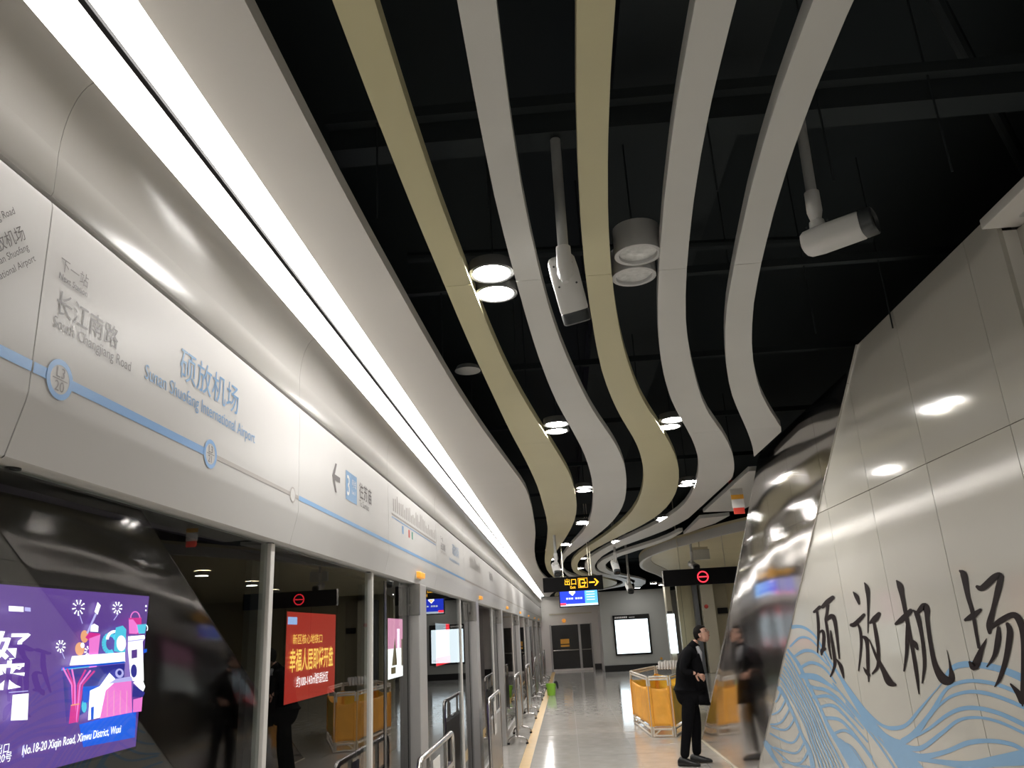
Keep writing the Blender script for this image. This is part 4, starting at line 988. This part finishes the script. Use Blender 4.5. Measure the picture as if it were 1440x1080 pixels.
# beige cladding, columns to the right
struct('wall_beige', MB().box(4.16, 12, 29.9, 30.2, 0.0, 4.3), M['beige'])
for k in range(6): 
    MB().box(4.3 + 1.0 * k, 4.31 + 1.0 * k, 29.89, 29.91, 0.0, 4.3).build('panel_joint', M['groove'], bpy.data.objects['wall_beige'])
t = thing('cream_column', (3.79, 29.5, 0), 'slim cream column with a lit poster on its lower part', 'column')
MB().box(3.66, 3.86, 29.4, 29.9, 0.0, 3.3).build('column_shaft', M['cream'], t, bevel=0.03)
MB().box(3.64, 3.90, 29.33, 29.40, 0.72, 2.06).build('lit_poster', M['e_screen'], t); MB().box(3.66, 3.84, 29.34, 29.40, 2.07, 2.16).build('poster_cap', M['groove'], t)
tag(MB().box(4.70, 4.84, 29.5, 29.9, 0, 3.14).build('wall_pilaster', M['greypil'], bevel=0.01), 'slim dark grey pilaster on the beige far wall', 'column')
tag(MB().box(4.92, 5.38, 29.3, 29.9, 0, 3.14).build('wall_pilaster', M['cream'], bevel=0.02), 'broad cream pilaster on the beige far wall', 'column')
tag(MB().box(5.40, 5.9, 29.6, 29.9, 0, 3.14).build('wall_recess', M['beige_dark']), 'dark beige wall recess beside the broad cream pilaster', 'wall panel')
tag(MB().lathe([(0, -0.02), (0.07, -0.02), (0.07, 0.03), (0, 0.03)], (5.06, 29.27, 2.25), 14, axis='y').build('call_point', M['red_ink']), 'small red round call point on the cream pilaster', 'alarm')
tag(MB().box(5.5, 5.85, 29.5, 29.6, 1.98, 2.18).build('dark_sign', M['black_matt'], bevel=0.004), 'small dark sign over the grey doorway at far right', 'sign')
for o_ in (bpy.data.objects['dark_sign'],): pass
sk = thing('soffit_speaker_box', (2.75, 16.5, 3.2), 'grey box unit hung under the curved soffit above the red ring sign', 'speaker')
a = on_y(971, 772, 16.5); b = on_y(999, 786, 16.5)
MB().box(a.x, b.x, 16.5, 16.6, b.z, a.z - 0.02).build('box_body', M['grey_wall'], sk, bevel=0.005); MB().box(a.x + 0.03, b.x - 0.03, 16.49, 16.6, a.z - 0.02, a.z + 0.03).build('box_cap', M['cream'], sk)
MB().tube([((a.x + b.x) / 2, 16.55, a.z), ((a.x + b.x) / 2, 16.55, 3.32)], 0.01, 8).build('bracket', M['cream'], sk)
tag(MB().lathe([(0, -0.01), (0.05, -0.01), (0.05, 0.02), (0, 0.02)], (on_y(930, 926, 33.49).x, 33.48, on_y(930, 926, 33.49).z), 12, axis='y').build('wall_button', M['label_orange']), 'tiny orange button low on the grey far wall', 'button')

# ================================================================ steel barriers in front of the doors
BARX = -0.905
def make_barrier(y0, label, paper=True, L=1.35):
    t = thing('steel_barrier', (BARX, y0, 0), label, 'barrier', 'steel barriers standing before the doors')
    zt = 1.02; r = 0.019; R_ = 0.07
    pts = [(0, 0, 0.10), (0, 0, zt - R_)]
    for k in range(1, 6):
        a = k / 6 * math.pi / 2; pts.append((0, R_ * (1 - math.cos(a)), zt - R_ + R_ * math.sin(a)))
    pts += [(0, R_, zt), (0, L - R_, zt)]
    for k in range(1, 6):
        a = k / 6 * math.pi / 2; pts.append((0, L - R_ + R_ * math.sin(a), zt - R_ + R_ * math.cos(a)))
    pts += [(0, L, zt - R_), (0, L, 0.10)]
    W = lambda p: (BARX + p[0], y0 + p[1], p[2])
    MB().tube([W(p) for p in pts], r, 12).build('frame_tube', M['steel'], t, smooth=True)
    MB().box(BARX - 0.012, BARX + 0.012, y0 + r, y0 + L - r, 0.20, 0.80).build('lower_plate', M['steel_dark'], t)
    MB().box(BARX - 0.013, BARX + 0.013, y0 + 0.07, y0 + L - 0.07, 0.80, 0.835).build('cross_rail', M['steel'], t)
    MB().box(BARX - 0.013, BARX + 0.013, y0 + r, y0 + L - r, 0.17, 0.20).build('cross_rail', M['steel'], t)
    for yy in (0.30, L - 0.34): MB().box(BARX - 0.010, BARX + 0.010, y0 + yy, y0 + yy + 0.04, 0.835, zt - 0.01).build('upright', M['steel'], t)
    for yy in (0, L):
        f_ = []
        for k in range(13):
            a = math.pi * k / 12; f_.append((BARX - 0.150 * math.cos(a), y0 + yy, 0.012 + 0.10 * math.sin(a) ** 0.6))
        MB().tube(f_, 0.018, 10).build('foot', M['steel'], t, smooth=True)
        for s in (-1, 1): MB().tube([(BARX + s * 0.150, y0 + yy, 0.0), (BARX + s * 0.150, y0 + yy, 0.03)], 0.022, 10).build('rubber_cap', M['black_matt'], t)
    if paper:
        MB().box(BARX + 0.02, BARX + 0.024, y0 + 0.36, y0 + 0.62, 0.62, 0.97).build('paper_notice', M['paper'], t)
        MB().box(BARX + 0.0243, BARX + 0.0250, y0 + 0.42, y0 + 0.56, 0.73, 0.86).build('printed_mark', M['grey_ink'], t)
    return t
for k, (yy, pp) in enumerate(((4.87, True), (9.05, True), (13.5, True), (17.16, True), (21.5, False), (25.6, False), (29.6, False))):
    make_barrier(yy, ('nearest steel barrier with a paper notice, at the bottom of the glass', 'second steel barrier with a crumpled paper on its top rail', 'third steel barrier, its two arched feet clear on the floor',
        'fourth steel barrier from the viewer, with a paper on it', 'fifth steel barrier, just behind the green bucket', 'sixth steel barrier, far down the row', 'farthest steel barrier near the end door')[k], pp)
# ================================================================ green bucket with a cloth
bk = thing('bucket', (-0.545, 23.0, 0), 'lime green bucket standing on the floor by the yellow line', 'bucket')
MB().lathe([(0.0, 0.002), (0.105, 0.002), (0.108, 0.01), (0.135, 0.29), (0.145, 0.29), (0.145, 0.31), (0.130, 0.31), (0.104, 0.02), (0.0, 0.015)], (-0.545, 23.0, 0), 28).build('bucket_body', M['green'], bk, smooth=True)
pts = [(-0.545 + 0.14 * math.cos(a), 22.985 - 0.13 * math.sin(a) * 0.9, 0.28 - 0.10 * math.sin(a)) for a in [math.pi * k / 12 for k in range(13)]]
MB().tube(pts, 0.005, 8).build('handle', M['green'], bk)
mb = MB(); mb.tube([(-0.44, 23.0, 0.33), (-0.40, 22.98, 0.34), (-0.375, 22.97, 0.27), (-0.36, 22.97, 0.16)], [0.03, 0.045, 0.035, 0.012], 10)
tag(mb.build('cleaning_cloth', M['cloth_dark'], smooth=True), 'dark cloth hung over the rim of the green bucket', 'cloth')

# ================================================================ folding pvc fence with orange fabric
fpts = [(1.13, 15.6), (1.25, 13.6), (1.60, 13.5), (2.25, 15.3), (2.35, 16.6), (1.75, 17.0)]
fc = thing('folding_fence', (1.25, 13.6, 0), 'folding fence of white pipes with orange and yellow fabric around a floor area', 'fence')
for i in range(len(fpts)):
    a = Vector((*fpts[i], 0)); b = Vector((*fpts[(i + 1) % len(fpts)], 0)); d = (b - a).normalized(); L = (b - a).length
    a2 = a + d * 0.03; b2 = b - d * 0.03; r = 0.016
    H_ = 0.90
    for (p, q) in ((a2, b2),):
        fr = MB()
        up = Vector((0, 0, 1))
        for zz in (0.018, 0.115, 0.86, H_): 
            fr.tube([p + up * zz, q + up * zz], r, 8)
        fr.tube([p + up * 0.002, p + up * H_], r, 8); fr.tube([q + up * 0.002, q + up * H_], r, 8)
        fr.tube([p + up * 0.018 , p + up * 0.115 + d * 0.12], r * 0.8, 8)
        fr.build('pipe_frame', M['pvc'], fc, smooth=True)
        nseg = 14; mb = MB(); vs = []; nv = 12; nrm = Vector((d.y, -d.x, 0))
        for u in range(nseg + 1):
            for v in range(nv + 1):
                t_ = u / nseg; s_ = v / nv
                w_ = 0.012 * math.sin(3.1 * s_ + 5 * t_ + i) * math.sin(math.pi * t_) + 0.008 * noise.noise(Vector((t_ * 4 + i * 9, s_ * 5, 0)))
                sag = -0.03 * math.sin(math.pi * t_) * (s_ > 0.9)
                vs.append(p + (q - p) * (0.015 + 0.97 * t_) + up * (0.165 + 0.58 * s_ + sag) + nrm * w_)
        fs = [(u * (nv + 1) + v, (u + 1) * (nv + 1) + v, (u + 1) * (nv + 1) + v + 1, u * (nv + 1) + v + 1) for u in range(nseg) for v in range(nv)]
        mb.add(vs, fs); o = mb.build('fabric_sheet', M['fabric_ye'] if i in (2, 4, 5) else M['fabric_or'], fc, smooth=True, fix=False)
        sol = o.modifiers.new('t', 'SOLIDIFY'); sol.thickness = 0.003
        for (pp_, s_) in ((p, 1), (q, -1)):
            mb = MB(); mb.tube([pp_ + up * 0.155 + d * s_ * 0.005, pp_ + up * 0.76 + d * s_ * 0.005], 0.021, 8); mb.build('fabric_sleeve', M['fabric_or'], fc, smooth=True)
random.seed(5); mb = MB()
ra, rb = Vector((*fpts[4], 0.92)), Vector((*fpts[5], 0.92))
for k in range(8):
    p = ra.lerp(rb, 0.25 + 0.09 * k); mb.tube([p + Vector((0, -0.05, -0.08)), p + Vector((0.02, -0.02, 0.0)), p + Vector((0.03, 0.0, 0.035 + random.random() * 0.03)), p + Vector((0.02, 0.05, -0.05))], [0.02, 0.03, 0.04, 0.02], 7)
tag(mb.build('crumpled_sheet', M['paper'], smooth=True), 'white crumpled sheet lying over the far rail of the orange fence', 'sheet')

# ================================================================ the man
def skin_mesh(name, verts, edges, radii, m, parent, levels=2, join=None, root=0):
    me = bpy.data.meshes.new(name); me.from_pydata([Vector(v) for v in verts], edges, [])
    o = bpy.data.objects.new('tmp', me); COL.objects.link(o)
    sk_ = o.modifiers.new('s', 'SKIN'); sk_.use_smooth_shade = True; sk_.branch_smoothing = 0.6
    if not me.skin_vertices: me.attributes  # layer is made by the modifier below
    bpy.context.view_layer.objects.active = o
    if not me.skin_vertices:
        bpy.ops.object.select_all(action='DESELECT'); o.select_set(True); bpy.ops.mesh.customdata_skin_add()
    for i, r in enumerate(radii): me.skin_vertices[0].data[i].radius = r if isinstance(r, tuple) else (r, r)
    me.skin_vertices[0].data[root].use_root = True
    ss = o.modifiers.new('ss', 'SUBSURF'); ss.levels = levels; ss.render_levels = levels
    dg = bpy.context.evaluated_depsgraph_get(); dg.update()
    res = bpy.data.meshes.new_from_object(o.evaluated_get(dg)); res.name = name
    bpy.data.objects.remove(o); bpy.data.meshes.remove(me)
    res.materials.clear(); res.materials.append(m)
    for p in res.polygons: p.use_smooth = True
    r_ = bpy.data.objects.new(name, res); COL.objects.link(r_)
    if parent: r_.parent = parent; r_.matrix_parent_inverse = Matrix.Translation(-Vector(parent.location)) if parent.type == 'EMPTY' else Matrix()
    return r_
MX, MY = 1.50, 10.9
man = thing('person', (MX, MY, 0), 'person in a black coat, trousers and shoes, head tilted back, standing beside the steel wall', 'person')
def mp_(x, y, z): return (x, MY + y, z)
J = dict(pelvis=mp_(1.52, 0, 0.86), waist=mp_(1.535, 0, 1.00), chest=mp_(1.56, 0, 1.20), upper=mp_(1.585, 0, 1.34), neck=mp_(1.65, -0.005, 1.43), nape=mp_(1.71, -0.01, 1.485),
         sR=mp_(1.555, -0.17, 1.355), eR=mp_(1.44, -0.27, 1.13), wR=mp_(1.60, -0.30, 1.09), sL=mp_(1.585, 0.17, 1.355), eL=mp_(1.57, 0.25, 1.08), wL=mp_(1.63, 0.22, 0.86),
         hR=mp_(1.50, -0.09, 0.84), kR=mp_(1.44, -0.10, 0.46), aR=mp_(1.36, -0.10, 0.09), hL=mp_(1.56, 0.09, 0.84), kL=mp_(1.57, 0.10, 0.46), aL=mp_(1.545, 0.10, 0.09))
names = list(J); idx = {n_: i for i, n_ in enumerate(names)}
ed = [('pelvis', 'waist'), ('waist', 'chest'), ('chest', 'upper'), ('upper', 'neck'), ('neck', 'nape'), ('upper', 'sR'), ('sR', 'eR'), ('eR', 'wR'), ('upper', 'sL'), ('sL', 'eL'), ('eL', 'wL'),
      ('pelvis', 'hR'), ('hR', 'kR'), ('kR', 'aR'), ('pelvis', 'hL'), ('hL', 'kL'), ('kL', 'aL')]
rad = dict(pelvis=0.07, waist=0.08, chest=0.085, upper=0.06, neck=0.05, nape=0.046, sR=0.035, eR=0.030, wR=0.022, sL=0.035, eL=0.030, wL=0.022, hR=0.05, kR=0.042, aR=0.033, hL=0.05, kL=0.042, aL=0.033)
body = skin_mesh('body', [J[n_] for n_ in names], [(idx[a], idx[b]) for a, b in ed], [rad[n_] for n_ in names], M['skin'], man)
# coat: torso and sleeves
cj = dict(hem=mp_(1.525, 0, 0.655), hip=mp_(1.53, 0, 0.88), waist=mp_(1.545, 0, 1.02), chest=mp_(1.56, 0, 1.20), upper=mp_(1.58, 0, 1.33), coll=mp_(1.63, -0.003, 1.405),
          sR=mp_(1.545, -0.165, 1.335), mR=mp_(1.48, -0.235, 1.22), eR=mp_(1.435, -0.275, 1.12), wR=mp_(1.575, -0.30, 1.093), sL=mp_(1.585, 0.165, 1.335), eL=mp_(1.57, 0.25, 1.08), wL=mp_(1.625, 0.222, 0.88))
cn = list(cj); ci = {n_: i for i, n_ in enumerate(cn)}
ce = [('hem', 'hip'), ('hip', 'waist'), ('waist', 'chest'), ('chest', 'upper'), ('upper', 'coll'), ('upper', 'sR'), ('sR', 'mR'), ('mR', 'eR'), ('eR', 'wR'), ('upper', 'sL'), ('sL', 'eL'), ('eL', 'wL')]
cr = dict(hem=(0.15, 0.19), hip=(0.155, 0.185), waist=(0.145, 0.18), chest=(0.15, 0.19), upper=(0.115, 0.15), coll=0.062, sR=0.078, mR=0.070, eR=0.062, wR=0.044, sL=0.075, eL=0.058, wL=0.042)
skin_mesh('coat', [cj[n_] for n_ in cn], [(ci[a], ci[b]) for a, b in ce], [cr[n_] for n_ in cn], M['suit'], man, root=2)
# coat front edge hanging open
mb = MB(); vs = []
for k in range(9):
    t_ = k / 8; z = lin(1.33, 0.70, t_); x = lin(1.695, 1.765, t_ ** 0.7); yy = MY - 0.11 - 0.02 * math.sin(t_ * 5)
    vs += [(x - 0.14, yy - 0.03, z), (x, yy, z - 0.01)]
mb.add(vs, [(2 * k, 2 * k + 1, 2 * k + 3, 2 * k + 2) for k in range(8)])
o = mb.build('coat_front_flap', M['suit'], man, smooth=True, fix=False); s_ = o.modifiers.new('t', 'SOLIDIFY'); s_.thickness = 0.012
mb = MB(); mb.tube([mp_(1.62, 0, 1.36), mp_(1.665, -0.005, 1.425), mp_(1.69, -0.008, 1.455)], [0.085, 0.064, 0.058], 16); mb.build('collar', M['suit'], man, smooth=True)
mb = MB(); mb.tube([mp_(1.69, -0.06, 1.41), mp_(1.715, -0.07, 1.33), mp_(1.72, -0.07, 1.22)], [0.022, 0.03, 0.012], 10); mb.build('shirt_front', M['shirt'], man, smooth=True)
tj = [mp_(1.525, 0, 0.88), mp_(1.52, 0, 0.80), mp_(1.495, -0.085, 0.78), mp_(1.47, -0.095, 0.62), mp_(1.445, -0.10, 0.46), mp_(1.395, -0.10, 0.25), mp_(1.365, -0.10, 0.085),
      mp_(1.56, 0.085, 0.78), mp_(1.575, 0.095, 0.62), mp_(1.585, 0.10, 0.46), mp_(1.565, 0.10, 0.25), mp_(1.55, 0.10, 0.085)]
te = [(0, 1), (1, 2), (2, 3), (3, 4), (4, 5), (5, 6), (1, 7), (7, 8), (8, 9), (9, 10), (10, 11)]
skin_mesh('trousers', tj, te, [(0.13, 0.15), (0.125, 0.14), 0.098, 0.088, 0.074, 0.064, 0.060, 0.098, 0.086, 0.074, 0.064, 0.060], M['trouser'], man)
def shoe(ax, ay, ang):
    mb = MB(); st = [(-0.085, 0.030, 0.035, 0.045), (-0.06, 0.040, 0.038, 0.062), (0.0, 0.042, 0.040, 0.062), (0.06, 0.036, 0.044, 0.042), (0.12, 0.030, 0.048, 0.032), (0.17, 0.024, 0.040, 0.024), (0.195, 0.014, 0.02, 0.014)]
    vs = []; n = 16
    for (u, zc, w_, h_) in st:
        for k in range(n):
            a = 2 * math.pi * k / n; vx = u; vy = w_ * math.cos(a); vz = max(0.001, zc + 0.004 + h_ * math.sin(a) * (1 if math.sin(a) > 0 else 0.95))
            c_, s__ = math.cos(ang), math.sin(ang); vs.append((ax + vx * c_ - vy * s__, ay + vx * s__ + vy * c_, vz))
    fs = [(i * n + k, i * n + (k + 1) % n, (i + 1) * n + (k + 1) % n, (i + 1) * n + k) for i in range(len(st) - 1) for k in range(n)]
    fs += [tuple(range(n)), tuple((len(st) - 1) * n + k for k in range(n))]
    mb.add(vs, fs); return mb.build('shoe', M['shoe'], man, smooth=True)
shoe(1.365, MY - 0.10, math.radians(-28)); shoe(1.545, MY + 0.10, math.radians(-8))
# head joined to the body mesh
HC = Vector(mp_(1.775, -0.015, 1.555))
yaw, pit = math.radians(-28), math.radians(24)
HR = Matrix.Rotation(yaw, 3, 'Z') @ Matrix.Rotation(-pit, 3, 'Y')
bm = bmesh.new(); bmesh.ops.create_uvsphere(bm, u_segments=32, v_segments=24, radius=1.0)
for v in bm.verts:
    x, y, z = v.co
    X = x * (0.092 if x > 0 else 0.098); Y = y * 0.074; Z = z * 0.112
    if z < 0:
        k = -z; Y *= 1 - 0.34 * k; X = X * (1 - 0.12 * k) + (0.012 * k if x > 0 else 0.03 * k)
    if x > 0.55:
        ny = abs(y)
        nose = max(0, 1 - ny / 0.17) * max(0, 1 - abs(z + 0.16) / 0.26); X += 0.024 * nose * (1.0 if z < -0.1 else 0.7)
        X += 0.005 * max(0, 1 - abs(z - 0.22) / 0.12) * (ny < 0.6)
        X -= 0.008 * max(0, 1 - abs(ny - 0.30) / 0.16) * max(0, 1 - abs(z - 0.04) / 0.14)
        X += 0.006 * max(0, 1 - ny / 0.3) * max(0, 1 - abs(z + 0.50) / 0.10)
        X += 0.007 * max(0, 1 - ny / 0.3) * max(0, 1 - abs(z + 0.80) / 0.16)
    v.co = HC + HR @ Vector((X, Y, Z))
for s in (-1, 1):
    r_ = bmesh.ops.create_uvsphere(bm, u_segments=12, v_segments=8, radius=1.0)
    for v in r_['verts']:
        x, y, z = v.co; v.co = HC + HR @ Vector((-0.004 + x * 0.017, s * (0.073 + 0.3 * 0.01) + y * 0.009 + s * 0.006 * (x < 0), -0.012 + z * 0.030))
bm.from_mesh(body.data)
# from_mesh appended the skinned body; body data is in object space (parent inverse handles placement)
bm.to_mesh(body.data); bm.free()
for p in body.data.polygons: p.use_smooth = True
def hp(x, y, z): return HC + HR @ Vector((x, y, z))
# hair cap
bm = bmesh.new(); bmesh.ops.create_uvsphere(bm, u_segments=32, v_segments=24, radius=1.0)
bmesh.ops.delete(bm, geom=[v for v in bm.verts if (v.co.z < 0.42 and v.co.x > 0.45) or (v.co.z < -0.30) or (v.co.x > 0.15 and v.co.z < 0.10)], context='VERTS')
for v in bm.verts:
    x, y, z = v.co; n_ = noise.noise(v.co * 5) * 0.05
    v.co = HC + HR @ Vector((x * 0.104 * (1 + n_) + (-0.004), y * 0.084 * (1 + n_), z * 0.126 * (1 + n_)))
me = bpy.data.meshes.new('hair'); bm.to_mesh(me); bm.free(); me.materials.append(M['hair'])
o = bpy.data.objects.new('hair', me); COL.objects.link(o); o.parent = man; o.matrix_parent_inverse = Matrix.Translation(-Vector(man.location))
for p in me.polygons: p.use_smooth = True
s_ = o.modifiers.new('t', 'SOLIDIFY'); s_.thickness = 0.014
def ell(name, c, r, m, par=man):
    bm = bmesh.new(); bmesh.ops.create_uvsphere(bm, u_segments=12, v_segments=8, radius=1.0)
    for v in bm.verts: v.co = HC + HR @ Vector((c[0] + v.co.x * r[0], c[1] + v.co.y * r[1], c[2] + v.co.z * r[2]))
    me = bpy.data.meshes.new(name); bm.to_mesh(me); bm.free(); me.materials.append(m)
    o = bpy.data.objects.new(name, me); COL.objects.link(o); o.parent = par; o.matrix_parent_inverse = Matrix.Translation(-Vector(par.location)); return o
for s in (-1, 1):
    ell('eye', (0.078, s * 0.027, 0.004), (0.008, 0.013, 0.006), M['hair'])
    ell('eyebrow', (0.084, s * 0.028, 0.024), (0.006, 0.018, 0.004), M['hair'])
ell('mouth', (0.084, 0, -0.058), (0.008, 0.024, 0.006), M['lip'])
mb = MB()
for s in (-1, 1):
    mb.tube([hp(0.094 - 0.004 * abs(math.cos(a)), s * 0.030 + 0.022 * math.cos(a), 0.003 + 0.016 * math.sin(a)) for a in [2 * math.pi * k / 16 for k in range(17)]], 0.0018, 6, cap=False)
    mb.tube([hp(0.088, s * 0.053, 0.006), hp(0.04, s * 0.078, 0.004), hp(-0.01, s * 0.080, 0.0)], 0.0018, 6)
mb.tube([hp(0.094, -0.009, 0.006), hp(0.096, 0.009, 0.006)], 0.0018, 6); mb.build('glasses', M['steel_dark'], man)
# hands: palm plus five bent fingers
def hand(wr, fwd, up, side, name='hand'):
    f_ = Vector(fwd).normalized(); u = Vector(up); u = (u - u.dot(f_) * f_).normalized(); r_ = f_.cross(u) * side
    w0 = Vector(wr)
    def q(a, b, c): return w0 + f_ * a + r_ * b + u * c
    vs = [q(0, 0, 0), q(0.035, 0, 0), q(0.075, 0, 0.0)]; es = [(0, 1), (1, 2)]; rr = [(0.024, 0.020), (0.036, 0.018), (0.038, 0.016)]
    for i, (b, l) in enumerate(((0.030, 0.070), (0.010, 0.078), (-0.010, 0.072), (-0.029, 0.058))):
        k = len(vs); vs += [q(0.082, b, 0), q(0.082 + l * 0.45, b, -0.012), q(0.082 + l * 0.72, b, -0.034), q(0.082 + l * 0.78, b, -0.055)]
        es += [(2, k), (k, k + 1), (k + 1, k + 2), (k + 2, k + 3)]; rr += [0.0105, 0.0098, 0.009, 0.0078]
    k = len(vs); vs += [q(0.02, 0.034, -0.006), q(0.05, 0.056, -0.020), q(0.075, 0.060, -0.034)]; es += [(0, k), (k, k + 1), (k + 1, k + 2)]; rr += [0.014, 0.0115, 0.009]
    return skin_mesh(name, vs, es, rr, M['skin'], man, levels=1)
hand(J['wR'], (0.85, 0.15, -0.45), (0.15, -0.95, 0.2), 1)
hand(J['wL'], (0.15, 0, -0.95), (0.1, 0.95, 0), -1)
